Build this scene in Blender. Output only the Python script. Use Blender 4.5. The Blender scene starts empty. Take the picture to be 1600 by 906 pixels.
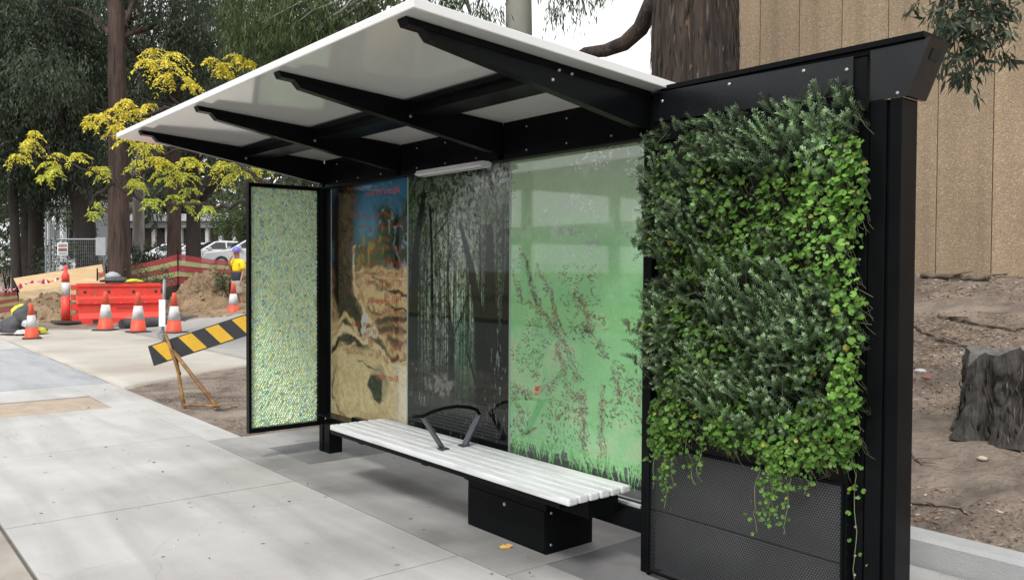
import bpy, bmesh, math, random
import numpy as np
from mathutils import Vector, Matrix
random.seed(7)
rng = np.random.default_rng(11)
scene = bpy.context.scene
C = scene.collection

# ------------------------------------------------------------------ camera
YAW, PITCH, ROLL, F = 0.6884, -0.02384, 0.00506, 1307.0
CAM = np.array([6.487, -3.265, 1.55])
_f = np.array([-math.cos(YAW), math.sin(YAW), 0.0]); _u = np.array([0, 0, 1.0]); _r = np.cross(_f, _u)
_f2 = _f*math.cos(PITCH) + _u*math.sin(PITCH); _u2 = np.cross(_r, _f2)
CR = _r*math.cos(ROLL) + _u2*math.sin(ROLL); CU = -_r*math.sin(ROLL) + _u2*math.cos(ROLL); CF = _f2
cam = bpy.data.cameras.new('camera'); camo = bpy.data.objects.new('camera', cam); C.objects.link(camo)
cam.sensor_width = 36; cam.lens = 36*F/1600; cam.clip_end = 2000; cam.clip_start = 0.05
m = Matrix.Identity(4)
for i in range(3):
    m[i][0] = CR[i]; m[i][1] = CU[i]; m[i][2] = -CF[i]; m[i][3] = CAM[i]
camo.matrix_world = m
scene.camera = camo

def at(px, py, D):
    """place in the world that is seen at a pixel of the photo, D metres ahead"""
    return CAM + D*(CF + (px-800)/F*CR - (py-453)/F*CU)
def onz(px, py, z=0.0):
    d = CF + (px-800)/F*CR - (py-453)/F*CU
    return CAM + d*((z-CAM[2])/d[2])

# ------------------------------------------------------------------ light
SUN_EL, SUN_AZ = 52.0, 150.0          # azimuth of the sun, degrees from +Y towards +X
world = bpy.data.worlds.new('World'); scene.world = world; world.use_nodes = True
wn = world.node_tree.nodes; wl = world.node_tree.links
wn.clear()
wo = wn.new('ShaderNodeOutputWorld'); bg = wn.new('ShaderNodeBackground'); sky = wn.new('ShaderNodeTexSky')
sky.sky_type = 'NISHITA'; sky.sun_disc = False
sky.sun_elevation = math.radians(SUN_EL); sky.sun_rotation = math.radians(SUN_AZ)
sky.air_density = 1.0; sky.dust_density = 3.0; sky.ozone_density = 1.0
hs = wn.new('ShaderNodeHueSaturation'); hs.inputs['Saturation'].default_value = 0.12
hs.inputs['Value'].default_value = 1.15
mixc = wn.new('ShaderNodeMix'); mixc.data_type = 'RGBA'; mixc.inputs[0].default_value = 0.55
mixc.inputs[7].default_value = (9.2, 9.3, 9.5, 1)     # even bright cloud cover over the sky
wl.new(sky.outputs[0], hs.inputs['Color']); wl.new(hs.outputs[0], mixc.inputs[6])
wl.new(mixc.outputs[2], bg.inputs[0]); bg.inputs[1].default_value = 0.11
wl.new(bg.outputs[0], wo.inputs[0])
sl = bpy.data.lights.new('sun', 'SUN'); sl.energy = 1.5; sl.angle = math.radians(12); sl.color = (1, 0.965, 0.91)
so = bpy.data.objects.new('sun', sl); C.objects.link(so)
_a = math.radians(SUN_AZ); _e = math.radians(SUN_EL)
sd = Vector((math.sin(_a)*math.cos(_e), math.cos(_a)*math.cos(_e), math.sin(_e)))
so.rotation_euler = (-sd).to_track_quat('-Z', 'Y').to_euler(); so.location = sd*30
scene.view_settings.view_transform = 'Standard'; scene.view_settings.look = 'None'
scene.view_settings.exposure = 0.74; scene.view_settings.gamma = 1.0
scene.view_settings.use_curve_mapping = False
scene.cycles.max_bounces = 8; scene.cycles.transparent_max_bounces = 12
scene.cycles.use_denoising = True

# ------------------------------------------------------------------ noise
def _hash(ix, iy, iz, seed):
    n = (ix.astype(np.int64)*374761393 + iy.astype(np.int64)*668265263 + iz.astype(np.int64)*2147483647 + seed*974634777) & 0xffffffff
    n = ((n ^ (n >> 13))*1274126177) & 0xffffffff
    n = (n ^ (n >> 16)) & 0xffffffff
    n = (n*2246822519) & 0xffffffff
    return ((n ^ (n >> 15)) & 0xffffff)/float(0xffffff)
def vnoise(x, y, z=0.0, seed=0):
    x, y, z = np.broadcast_arrays(np.asarray(x, float), np.asarray(y, float), np.asarray(z, float))
    xi, yi, zi = np.floor(x), np.floor(y), np.floor(z); fx, fy, fz = x-xi, y-yi, z-zi
    fx = fx*fx*(3-2*fx); fy = fy*fy*(3-2*fy); fz = fz*fz*(3-2*fz)
    r = 0
    for a in (0, 1):
        for b in (0, 1):
            for c in (0, 1):
                r = r + _hash(xi+a, yi+b, zi+c, seed)*(fx if a else 1-fx)*(fy if b else 1-fy)*(fz if c else 1-fz)
    return r
def fbm(x, y, z=0.0, octv=4, seed=0):
    r, a, t = 0, 1.0, 0
    for o in range(octv):
        k = 2.0**o
        r = r + a*vnoise(np.asarray(x)*k, np.asarray(y)*k, np.asarray(z)*k, seed+o*17); t += a; a *= 0.5
    return r/t
def sst(a, b, x):
    t = np.clip((np.asarray(x, float)-a)/(b-a), 0, 1); return t*t*(3-2*t)
def lin(r, g, b):
    c = np.array([r, g, b], float)/255.0
    return np.where(c <= 0.04045, c/12.92, ((c+0.055)/1.055)**2.4)

# ------------------------------------------------------------------ materials
MT = {}
def mat(name, c1, c2=None, scale=5.0, rough=0.6, bump=0.0, bscale=40.0, metal=0.0, spec=0.5, coat=0.0, detail=6.0,
        rvar=0.0, c3=None, s3=1.0, contrast=(0.3, 0.7), dist=0.01, stretch=None):
    mt = bpy.data.materials.new(name); mt.use_nodes = True; MT[name] = mt
    n = mt.node_tree.nodes; l = mt.node_tree.links; b = n['Principled BSDF']
    b.inputs['Roughness'].default_value = rough; b.inputs['Metallic'].default_value = metal
    b.inputs['Specular IOR Level'].default_value = spec
    b.inputs['Coat Weight'].default_value = coat; b.inputs['Coat Roughness'].default_value = 0.08
    tc = n.new('ShaderNodeTexCoord'); vec = tc.outputs['Object']
    if stretch:
        mp = n.new('ShaderNodeMapping'); mp.inputs['Scale'].default_value = stretch; l.new(vec, mp.inputs[0]); vec = mp.outputs[0]
    b.inputs['Base Color'].default_value = (*c1, 1)
    if c2 is not None:
        nz = n.new('ShaderNodeTexNoise'); nz.inputs['Scale'].default_value = scale; nz.inputs['Detail'].default_value = detail
        nz.inputs['Roughness'].default_value = 0.62
        l.new(vec, nz.inputs['Vector'])
        rp = n.new('ShaderNodeMapRange'); rp.inputs[1].default_value = contrast[0]; rp.inputs[2].default_value = contrast[1]
        l.new(nz.outputs['Fac'], rp.inputs[0])
        mx = n.new('ShaderNodeMix'); mx.data_type = 'RGBA'; mx.inputs[6].default_value = (*c1, 1); mx.inputs[7].default_value = (*c2, 1)
        l.new(rp.outputs[0], mx.inputs[0]); col = mx.outputs[2]
        if c3 is not None:
            n3 = n.new('ShaderNodeTexNoise'); n3.inputs['Scale'].default_value = s3; n3.inputs['Detail'].default_value = 5
            l.new(vec, n3.inputs['Vector'])
            r3 = n.new('ShaderNodeMapRange'); r3.inputs[1].default_value = 0.48; r3.inputs[2].default_value = 0.68
            l.new(n3.outputs['Fac'], r3.inputs[0])
            m3 = n.new('ShaderNodeMix'); m3.data_type = 'RGBA'; m3.inputs[7].default_value = (*c3, 1)
            l.new(col, m3.inputs[6]); l.new(r3.outputs[0], m3.inputs[0]); col = m3.outputs[2]
        l.new(col, b.inputs['Base Color'])
        if rvar:
            rr = n.new('ShaderNodeMapRange'); rr.inputs[3].default_value = max(0.02, rough-rvar); rr.inputs[4].default_value = rough+rvar
            l.new(nz.outputs['Fac'], rr.inputs[0]); l.new(rr.outputs[0], b.inputs['Roughness'])
    if bump:
        nb = n.new('ShaderNodeTexNoise'); nb.inputs['Scale'].default_value = bscale; nb.inputs['Detail'].default_value = 5
        l.new(vec, nb.inputs['Vector'])
        bp = n.new('ShaderNodeBump'); bp.inputs['Strength'].default_value = bump; bp.inputs['Distance'].default_value = dist
        l.new(nb.outputs['Fac'], bp.inputs['Height']); l.new(bp.outputs[0], b.inputs['Normal'])
    return mt
def leafmat(name, rough=0.5, trans=0.35, spec=0.22):
    mt = bpy.data.materials.new(name); mt.use_nodes = True; MT[name] = mt
    n = mt.node_tree.nodes; l = mt.node_tree.links; b = n['Principled BSDF']; o = n['Material Output']
    at_ = n.new('ShaderNodeAttribute'); at_.attribute_name = 'Col'
    l.new(at_.outputs['Color'], b.inputs['Base Color']); b.inputs['Roughness'].default_value = rough
    b.inputs['Specular IOR Level'].default_value = spec
    t = n.new('ShaderNodeBsdfTranslucent'); l.new(at_.outputs['Color'], t.inputs[0])
    mx = n.new('ShaderNodeMixShader'); mx.inputs[0].default_value = trans
    l.new(b.outputs[0], mx.inputs[1]); l.new(t.outputs[0], mx.inputs[2]); l.new(mx.outputs[0], o.inputs[0])
    return mt
black = mat('black_paint', (0.0035, 0.004, 0.0048), (0.006, 0.0066, 0.0072), 3, 0.24, 0.03, 60, rvar=0.08, spec=0.06)
blackgl = mat('black_gloss', (0.004, 0.0045, 0.0055), (0.008, 0.009, 0.0105), 2.5, 0.26, 0.03, 40, rvar=0.14, spec=0.42)
blacksat = mat('black_satin', (0.005, 0.0055, 0.006), (0.009, 0.0095, 0.010), 4, 0.42, 0.04, 80, rvar=0.1, spec=0.05)
whiteroof = mat('white_roof_paint', (0.63, 0.63, 0.62), (0.70, 0.70, 0.69), 1.2, 0.11, 0.0, rvar=0.04, coat=0.5)
slatm = mat('white_slat_paint', (0.56, 0.58, 0.59), (0.64, 0.655, 0.665), 5, 0.5, 0.06, 90, stretch=(1, 10, 10), c3=(0.47, 0.48, 0.47), s3=3, detail=9)
alum = mat('aluminium', (0.75, 0.76, 0.77), (0.65, 0.66, 0.67), 20, 0.35, metal=0.6)
steel = mat('bolt_steel', (0.55, 0.56, 0.58), (0.4, 0.4, 0.42), 60, 0.3, metal=0.8)
armm = mat('armrest_coat', (0.05, 0.055, 0.07), (0.08, 0.085, 0.1), 30, 0.3, metal=0.3)
lampm = mat('light_cover', (0.62, 0.63, 0.66), (0.7, 0.7, 0.72), 10, 0.4)
concA = mat('path_concrete', (0.475, 0.468, 0.452), (0.375, 0.37, 0.36), 1.6, 0.85, 0.25, 160, c3=(0.31, 0.303, 0.29), s3=0.55, contrast=(0.25, 0.75), dist=0.004, detail=9)
concB = mat('pad_concrete', (0.33, 0.327, 0.318), (0.25, 0.247, 0.24), 1.4, 0.85, 0.25, 150, c3=(0.175, 0.173, 0.168), s3=1.1, dist=0.004, detail=9)  # stained pad, tone lowered further to stand in for shade under the bench
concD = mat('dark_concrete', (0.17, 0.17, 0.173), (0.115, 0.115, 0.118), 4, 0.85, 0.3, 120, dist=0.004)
concG = mat('grey_slab', (0.36, 0.37, 0.385), (0.29, 0.30, 0.315), 1.5, 0.85, 0.25, 120, dist=0.004, stretch=(1, 3, 1))
concS = mat('stained_concrete', (0.38, 0.35, 0.31), (0.27, 0.24, 0.21), 2.2, 0.85, 0.3, 120, c3=(0.2, 0.175, 0.15), s3=1.3, dist=0.004)
sandm = mat('sandy_infill', (0.42, 0.35, 0.27), (0.30, 0.24, 0.18), 5, 0.95, 0.6, 90)
def weather(mt, sp=0.16, spots=0.5):
    n = mt.node_tree.nodes; l = mt.node_tree.links; b = n['Principled BSDF']; src = b.inputs['Base Color'].links[0].from_socket
    tc = n.new('ShaderNodeTexCoord')
    def mul(src, fac):
        m_ = n.new('ShaderNodeMix'); m_.data_type = 'RGBA'; m_.blend_type = 'MULTIPLY'; m_.inputs[0].default_value = 1; l.new(src, m_.inputs[6]); l.new(fac, m_.inputs[7]); return m_.outputs[2]
    nz = n.new('ShaderNodeTexNoise'); nz.inputs['Scale'].default_value = 220; nz.inputs['Detail'].default_value = 3; l.new(tc.outputs['Object'], nz.inputs['Vector'])
    mr = n.new('ShaderNodeMapRange'); mr.inputs[1].default_value = .3; mr.inputs[2].default_value = .7; mr.inputs[3].default_value = 1-sp; mr.inputs[4].default_value = 1+sp; l.new(nz.outputs['Fac'], mr.inputs[0]); c = mul(src, mr.outputs[0])
    v = n.new('ShaderNodeTexVoronoi'); v.inputs['Scale'].default_value = 3.3; l.new(tc.outputs['Object'], v.inputs['Vector'])
    m2 = n.new('ShaderNodeMapRange'); m2.inputs[1].default_value = .02; m2.inputs[2].default_value = .075; m2.inputs[3].default_value = 1-spots; m2.inputs[4].default_value = 1.0; l.new(v.outputs['Distance'], m2.inputs[0]); c = mul(c, m2.outputs[0])
    mp = n.new('ShaderNodeMapping'); mp.inputs['Scale'].default_value = (.35, 2.6, 1); l.new(tc.outputs['Object'], mp.inputs[0])
    n3 = n.new('ShaderNodeTexNoise'); n3.inputs['Scale'].default_value = 1.1; n3.inputs['Detail'].default_value = 8; n3.inputs['Distortion'].default_value = .8; l.new(mp.outputs[0], n3.inputs['Vector'])
    m3 = n.new('ShaderNodeMapRange'); m3.inputs[1].default_value = .36; m3.inputs[2].default_value = .60; m3.inputs[3].default_value = .84; m3.inputs[4].default_value = 1.04; l.new(n3.outputs['Fac'], m3.inputs[0]); c = mul(c, m3.outputs[0])
    # hairline cracks
    v2 = n.new('ShaderNodeTexVoronoi'); v2.feature = 'DISTANCE_TO_EDGE'; v2.inputs['Scale'].default_value = .33; n4 = n.new('ShaderNodeTexNoise'); n4.inputs['Scale'].default_value = 2.0; n4.inputs['Detail'].default_value = 6; l.new(tc.outputs['Object'], n4.inputs['Vector'])
    va = n.new('ShaderNodeVectorMath'); va.operation = 'MULTIPLY_ADD'; va.inputs[1].default_value = (.5, .5, .5); l.new(n4.outputs['Color'], va.inputs[0]); l.new(tc.outputs['Object'], va.inputs[2]); l.new(va.outputs[0], v2.inputs['Vector'])
    m4 = n.new('ShaderNodeMapRange'); m4.inputs[1].default_value = .0006; m4.inputs[2].default_value = .0022; m4.inputs[3].default_value = .90; m4.inputs[4].default_value = 1; l.new(v2.outputs['Distance'], m4.inputs[0]); c = mul(c, m4.outputs[0])
    l.new(c, b.inputs['Base Color'])
for k_ in (concA, concB, concD, concG, concS): weather(k_)
jointm = mat('joint_dirt', (0.10, 0.092, 0.08), (0.16, 0.145, 0.125), 9, 0.95)
drivem = mat('driveway_concrete', (0.46, 0.432, 0.388), (0.37, 0.343, 0.303), 0.9, 0.9, 0.25, 60, c3=(0.32, 0.285, 0.24), s3=0.35)
sideasph = mat('worn_asphalt', (0.30, 0.295, 0.285), (0.23, 0.225, 0.215), 0.9, 0.9, 0.4, 90, c3=(0.36, 0.34, 0.31), s3=0.4)
asph = mat('asphalt', (0.16, 0.16, 0.16), (0.22, 0.215, 0.21), 1.2, 0.9, 0.5, 120)
kerbm = mat('kerb_concrete', (0.36, 0.365, 0.37), (0.29, 0.295, 0.30), 3, 0.85, 0.3, 90, c3=(0.24, 0.235, 0.23), s3=2)
soilm = mat('soil', (0.235, 0.188, 0.150), (0.095, 0.075, 0.060), 3.2, 0.95, 1.0, 22, c3=(0.285, 0.238, 0.195), s3=1.1, dist=0.05, detail=12, contrast=(0.34, 0.66))
dirtm = mat('excavated_dirt', (0.27, 0.185, 0.105), (0.12, 0.08, 0.05), 5, 0.95, 1.0, 14, dist=0.09, c3=(0.33, 0.24, 0.145), s3=1.8, detail=10)
plym = mat('plywood', (0.50, 0.36, 0.20), (0.42, 0.29, 0.15), 2, 0.8, 0.1, 60, stretch=(1, 1, 9), c3=(0.55, 0.42, 0.26), s3=0.9)
redp = mat('red_plastic', (0.78, 0.045, 0.032), (0.82, 0.07, 0.05), 2, 0.5, 0.05, 40, c3=(0.50, 0.075, 0.05), s3=3)
orangep = mat('orange_plastic', (0.80, 0.078, 0.025), (0.66, 0.065, 0.03), 6, 0.55, 0.08, 50, c3=(0.42, 0.10, 0.06), s3=4.5)
whiteband = mat('reflective_white', (0.64, 0.65, 0.67), (0.50, 0.50, 0.50), 14, 0.45, c3=(0.36, 0.33, 0.29), s3=6)
rubber = mat('black_rubber', (0.03, 0.03, 0.03), (0.05, 0.048, 0.045), 12, 0.8)
pipem = mat('black_pipe', (0.04, 0.037, 0.04), (0.075, 0.07, 0.068), 3, 0.5)
rustm = mat('rusty_steel', (0.24, 0.12, 0.045), (0.10, 0.055, 0.03), 14, 0.8, 0.5, 80, c3=(0.38, 0.21, 0.06), s3=9)
galv = mat('galvanised', (0.26, 0.275, 0.285), (0.18, 0.195, 0.205), 15, 0.5, metal=0.3)
paperm = mat('paper', (0.75, 0.75, 0.74), (0.66, 0.66, 0.66), 12, 0.8)
signgrey = mat('sign_grey', (0.36, 0.38, 0.39), (0.30, 0.32, 0.33), 5, 0.6)
signred = mat('sign_red', (0.35, 0.06, 0.06), (0.28, 0.05, 0.05), 9, 0.6)
signyel = mat('board_yellow', (0.60, 0.36, 0.02), (0.50, 0.29, 0.02), 9, 0.5)
signblk = mat('board_black', (0.012, 0.014, 0.017), (0.025, 0.026, 0.03), 9, 0.45)
barkA = mat('stringy_bark', (0.046, 0.034, 0.028), (0.011, 0.009, 0.008), 26, 0.95, 1.0, 60, stretch=(1, 1, 0.07), c3=(0.07, 0.047, 0.036), s3=7, dist=0.03, contrast=(0.38, 0.62))
barkR = mat('red_bark', (0.062, 0.037, 0.028), (0.018, 0.012, 0.010), 7, 0.95, 1.0, 14, stretch=(1, 1, 0.12), c3=(0.085, 0.058, 0.045), s3=3, dist=0.05, contrast=(0.4, 0.6))
barkD = mat('dark_bark', (0.040, 0.031, 0.026), (0.022, 0.018, 0.016), 6, 0.95, 1.0, 16, stretch=(1, 1, 0.15), dist=0.03)
barkP = mat('pale_bark', (0.19, 0.20, 0.175), (0.13, 0.145, 0.12), 2, 0.8, 0.2, 12, stretch=(1, 1, 0.3), c3=(0.24, 0.235, 0.20), s3=2)
barkW = mat('peeling_bark', (0.36, 0.33, 0.30), (0.14, 0.12, 0.10), 5, 0.9, 0.6, 14, stretch=(1, 1, 0.15))
twigm = mat('dry_twig', (0.10, 0.075, 0.055), (0.17, 0.135, 0.105), 14, 0.9, 0.4, 50)
stumpm = mat('charred_stump', (0.022, 0.020, 0.018), (0.095, 0.088, 0.080), 30, 0.95, 1.0, 60, stretch=(1, 1, 0.14), c3=(0.02, 0.018, 0.017), s3=6, dist=0.02)
stumptop = mat('stump_top', (0.17, 0.16, 0.15), (0.06, 0.055, 0.05), 12, 0.95, 0.8, 40)
whitewall = mat('white_render', (0.60, 0.61, 0.62), (0.55, 0.56, 0.57), 1, 0.8)
greywall = mat('grey_cladding', (0.30, 0.31, 0.32), (0.26, 0.27, 0.28), 1, 0.7)
brownwall = mat('brown_wall', (0.16, 0.13, 0.10), (0.12, 0.10, 0.08), 1, 0.8)
darkglass = mat('dark_glass', (0.02, 0.025, 0.03), None, rough=0.06, spec=0.8)
carwhite = mat('white_car_paint', (0.74, 0.75, 0.76), None, rough=0.18, coat=0.8)
carsilver = mat('silver_car_paint', (0.42, 0.44, 0.46), None, rough=0.22, coat=0.8, metal=0.3)
rimm = mat('wheel_rim', (0.45, 0.46, 0.47), None, rough=0.3, metal=0.8)
skinm = mat('skin', (0.36, 0.20, 0.13), (0.32, 0.17, 0.11), 20, 0.55)
yelm = mat('hivis_yellow', (0.80, 0.62, 0.015), (0.72, 0.54, 0.01), 12, 0.75)
navym = mat('navy_cloth', (0.018, 0.022, 0.045), (0.028, 0.03, 0.055), 12, 0.85)
khakim = mat('khaki_cloth', (0.36, 0.31, 0.25), (0.30, 0.26, 0.2), 14, 0.85)
hatm = mat('blue_hat', (0.10, 0.12, 0.50), (0.14, 0.14, 0.55), 6, 0.35)
pinkm = mat('hat_brim_pink', (0.55, 0.14, 0.20), None, rough=0.4)
bootm = mat('boot_leather', (0.20, 0.11, 0.07), (0.14, 0.08, 0.05), 18, 0.8)
bagm = mat('bag_fabric', (0.045, 0.048, 0.055), (0.09, 0.09, 0.095), 9, 0.85, 0.3, 30)
bagw = mat('white_sack', (0.55, 0.55, 0.56), (0.42, 0.42, 0.43), 7, 0.8, 0.3, 20)
bagy = mat('hivis_fabric', (0.62, 0.62, 0.06), (0.5, 0.5, 0.04), 9, 0.8, 0.2, 30)
limem = mat('mesh_lime', (0.36, 0.40, 0.13), (0.30, 0.33, 0.10), 3, 0.8)
meshred = mat('mesh_red', (0.36, 0.045, 0.06), (0.28, 0.035, 0.05), 3, 0.8)
textred = mat('print_red', (0.40, 0.045, 0.02), None, rough=0.3)
felt = mat('planter_felt', (0.010, 0.012, 0.010), (0.018, 0.018, 0.014), 20, 0.95)
leafm = leafmat('leaf'); leafdry = leafmat('litter', rough=0.85, trans=0.05, spec=0.15)
leafgloss = leafmat('leaf_glossy', rough=0.38, trans=0.4)

# ------------------------------------------------------------------ object helpers
def tag(o, label=None, cat=None, group=None, kind=None):
    if label: o['label'] = label
    if cat: o['category'] = cat
    if group: o['group'] = group
    if kind: o['kind'] = kind
    return o
def empty(name, loc=(0, 0, 0), rz=0.0):
    o = bpy.data.objects.new(name, None); C.objects.link(o); o.location = loc; o.rotation_euler = (0, 0, rz)
    o.empty_display_size = 0.1; return o
def copy_tree(o, parent=None):
    c = o.copy(); C.objects.link(c); c.parent = parent
    for ch in list(o.children): copy_tree(ch, c)
    return c
class MB:
    def __init__(s): s.v = []; s.f = []; s.n = 0
    def add(s, v, f):
        s.v.append(np.asarray(v, float).reshape(-1, 3)); s.f += [tuple(i+s.n for i in q) for q in f]; s.n += len(s.v[-1]); return s
    def box(s, a, b, bev=0.0):
        x0, y0, z0 = a; x1, y1, z1 = b
        if x0 > x1: x0, x1 = x1, x0
        if y0 > y1: y0, y1 = y1, y0
        if z0 > z1: z0, z1 = z1, z0
        if not bev:
            return s.add([(x0,y0,z0),(x1,y0,z0),(x1,y1,z0),(x0,y1,z0),(x0,y0,z1),(x1,y0,z1),(x1,y1,z1),(x0,y1,z1)],
                         [(0,3,2,1),(4,5,6,7),(0,1,5,4),(1,2,6,5),(2,3,7,6),(3,0,4,7)])
        bm = bmesh.new(); bmesh.ops.create_cube(bm, size=1.0)
        for w in bm.verts:
            w.co = Vector((x0+(w.co.x+.5)*(x1-x0), y0+(w.co.y+.5)*(y1-y0), z0+(w.co.z+.5)*(z1-z0)))
        bmesh.ops.bevel(bm, geom=bm.edges[:], offset=bev, segments=2, affect='EDGES', profile=0.6)
        s.bm(bm); bm.free(); return s
    def bm(s, bm, M=None):
        bm.verts.index_update()
        v = [((M @ w.co) if M else w.co)[:] for w in bm.verts]
        return s.add(v, [tuple(w.index for w in f.verts) for f in bm.faces])
    def prism(s, poly, axis, a, b):
        """extrude a polygon: poly in the two remaining axes (in x,y,z order), from a to b along axis"""
        k = len(poly); v = []
        for t in (a, b):
            for p in poly:
                q = list(p); q.insert(axis, t); v.append(q)
        f = [tuple(range(k))[::-1], tuple(range(k, 2*k))] + [(i, (i+1) % k, k+(i+1) % k, k+i) for i in range(k)]
        return s.add(v, f)
    def tube(s, pts, rad, seg=8, cap=True, wob=0.0):
        pts = np.asarray(pts, float); k = len(pts); rad = np.broadcast_to(np.asarray(rad, float), (k,))
        T = np.gradient(pts, axis=0); T /= np.linalg.norm(T, axis=1)[:, None]+1e-9
        ref = np.array([0, 0, 1.0]) if abs(T[0][2]) < 0.9 else np.array([1.0, 0, 0])
        a = np.cross(T[0], ref); a /= np.linalg.norm(a); V = []
        for i in range(k):
            a = a - T[i]*(a@T[i]); a /= np.linalg.norm(a)+1e-9; b = np.cross(T[i], a)
            th = np.arange(seg)*2*math.pi/seg
            r = rad[i]*(1+wob*(rng.random(seg)-.5))
            V.append(pts[i] + (np.cos(th)*r)[:, None]*a + (np.sin(th)*r)[:, None]*b)
        f = [(i*seg+j, i*seg+(j+1) % seg, (i+1)*seg+(j+1) % seg, (i+1)*seg+j) for i in range(k-1) for j in range(seg)]
        if cap: f += [tuple(range(seg))[::-1], tuple((k-1)*seg+j for j in range(seg))]
        return s.add(np.vstack(V), f)
    def lathe(s, prof, seg=16, o=(0, 0, 0)):
        v = []; k = len(prof)
        for r, z in prof:
            for j in range(seg):
                t = 2*math.pi*j/seg; v.append((o[0]+r*math.cos(t), o[1]+r*math.sin(t), o[2]+z))
        f = [(i*seg+j, i*seg+(j+1) % seg, (i+1)*seg+(j+1) % seg, (i+1)*seg+j) for i in range(k-1) for j in range(seg)]
        f += [tuple(range(seg))[::-1], tuple((k-1)*seg+j for j in range(seg))]
        return s.add(v, f)
    def build(s, name, mt, parent=None, smooth=False, loc=None):
        me = bpy.data.meshes.new(name); me.from_pydata(np.vstack(s.v).tolist() if s.v else [], [], s.f); me.update()
        if smooth: me.polygons.foreach_set('use_smooth', [True]*len(me.polygons))
        me.materials.append(mt)
        o = bpy.data.objects.new(name, me); C.objects.link(o)
        if parent: o.parent = parent
        if loc is not None: o.location = loc
        return o
def part(name, mt, parent, a, b, bev=0.0):
    return MB().box(a, b, bev).build(name, mt, parent)
def fastmesh(name, V, Q, mt, parent=None, col=None, smooth=False, size=4):
    """V (n,3), Q (m,size) numpy; col (n,3)"""
    me = bpy.data.meshes.new(name); V = np.asarray(V, np.float32); Q = np.asarray(Q, np.int32)
    me.vertices.add(len(V)); me.vertices.foreach_set('co', V.ravel())
    me.loops.add(Q.size); me.loops.foreach_set('vertex_index', Q.ravel())
    me.polygons.add(len(Q)); me.polygons.foreach_set('loop_start', np.arange(0, Q.size, size, dtype=np.int32))
    me.polygons.foreach_set('loop_total', np.full(len(Q), size, np.int32))
    if smooth: me.polygons.foreach_set('use_smooth', np.ones(len(Q), bool))
    if col is not None:
        a = me.color_attributes.new('Col', 'FLOAT_COLOR', 'POINT'); c = np.ones((len(V), 4), np.float32); c[:, :col.shape[1]] = col
        a.data.foreach_set('color', c.ravel())
    me.update(calc_edges=True); me.validate(); me.materials.append(mt)
    o = bpy.data.objects.new(name, me); C.objects.link(o)
    if parent: o.parent = parent
    return o
def unit(v): return v/(np.linalg.norm(v, axis=-1, keepdims=True)+1e-9)
def leaf_quads(P, D, L, Wd, col, fold=0.25):
    """one leaf per row: base P, direction D, length L, width Wd, colour col"""
    n = len(P); D = unit(D); R = unit(rng.normal(size=(n, 3))); S = unit(np.cross(D, R)); N = np.cross(S, D)
    L = np.broadcast_to(L, (n,))[:, None]; Wd = np.broadcast_to(Wd, (n,))[:, None]
    m_ = P + D*L*0.45 - N*L*0.06
    V = np.stack([P, m_+S*Wd*0.5+N*Wd*fold, P+D*L-N*L*0.12, m_-S*Wd*0.5+N*Wd*fold], 1).reshape(-1, 3)
    Q = np.arange(4*n).reshape(n, 4)
    return V, Q, np.repeat(col, 4, 0)
def leaves(name, P, D, L, Wd, col, parent, mt=None):
    V, Q, c = leaf_quads(P, D, L, Wd, col); return fastmesh(name, V, Q, mt or leafm, parent, c)
def grid_faces(nu, nv):
    i, j = np.meshgrid(np.arange(nu-1), np.arange(nv-1), indexing='ij'); a = (i*nv+j).ravel()
    return np.stack([a, a+nv, a+nv+1, a+1], 1)
def ball(nu=10, nv=8):
    v = [];
    for i in range(nv+1):
        p = math.pi*i/nv
        for j in range(nu):
            t = 2*math.pi*j/nu; v.append((math.sin(p)*math.cos(t), math.sin(p)*math.sin(t), math.cos(p)))
    f = [(i*nu+j, (i+1)*nu+j, (i+1)*nu+(j+1) % nu, i*nu+(j+1) % nu) for i in range(nv) for j in range(nu)]
    return np.array(v), f
# ================================================================== THE SETTING
def ground_z(x, y):
    x = np.asarray(x, float); y = np.asarray(y, float)
    b1 = np.clip(0.13+0.243*(y-1.35), 0, 1.50)
    b2 = np.clip(0.16*(y-3.4), 0, 1.75)
    w = sst(-7.0, -1.6, x)
    z = w*b1+(1-w)*b2
    z = z + 0.03*(fbm(x*1.3, y*1.3, 0, 4, 5)-.5) + 0.05*sst(.3, .9, y)*(fbm(x*4, y*4, 0, 4, 9)-.5) + 0.022*(fbm(x*9, y*9, 0, 3, 19)-.5)
    z = np.where((x > -1.05) & (y < 1.30), -0.12, z)
    return np.where(y < -0.32, -0.15, z)
def axis_lines(lo, a, b, hi, fine, growth=1.22):
    c = list(np.arange(a, b+fine/2, fine)); s = fine; t = b
    while t < hi: s *= growth; t = min(hi, t+s); c.append(t)
    s = fine; t = a; pre = []
    while t > lo: s *= growth; t = max(lo, t-s); pre.append(t)
    return np.array(pre[::-1]+c)
gx = axis_lines(-700, -7.5, 6.5, 300, 0.055); gy = axis_lines(-400, -0.40, 7.6, 600, 0.05)
GX, GY = np.meshgrid(gx, gy, indexing='ij')
ground = fastmesh('ground', np.stack([GX, GY, ground_z(GX, GY)], -1).reshape(-1, 3), grid_faces(len(gx), len(gy)), soilm, smooth=True)
tag(ground, kind='structure')

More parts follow.
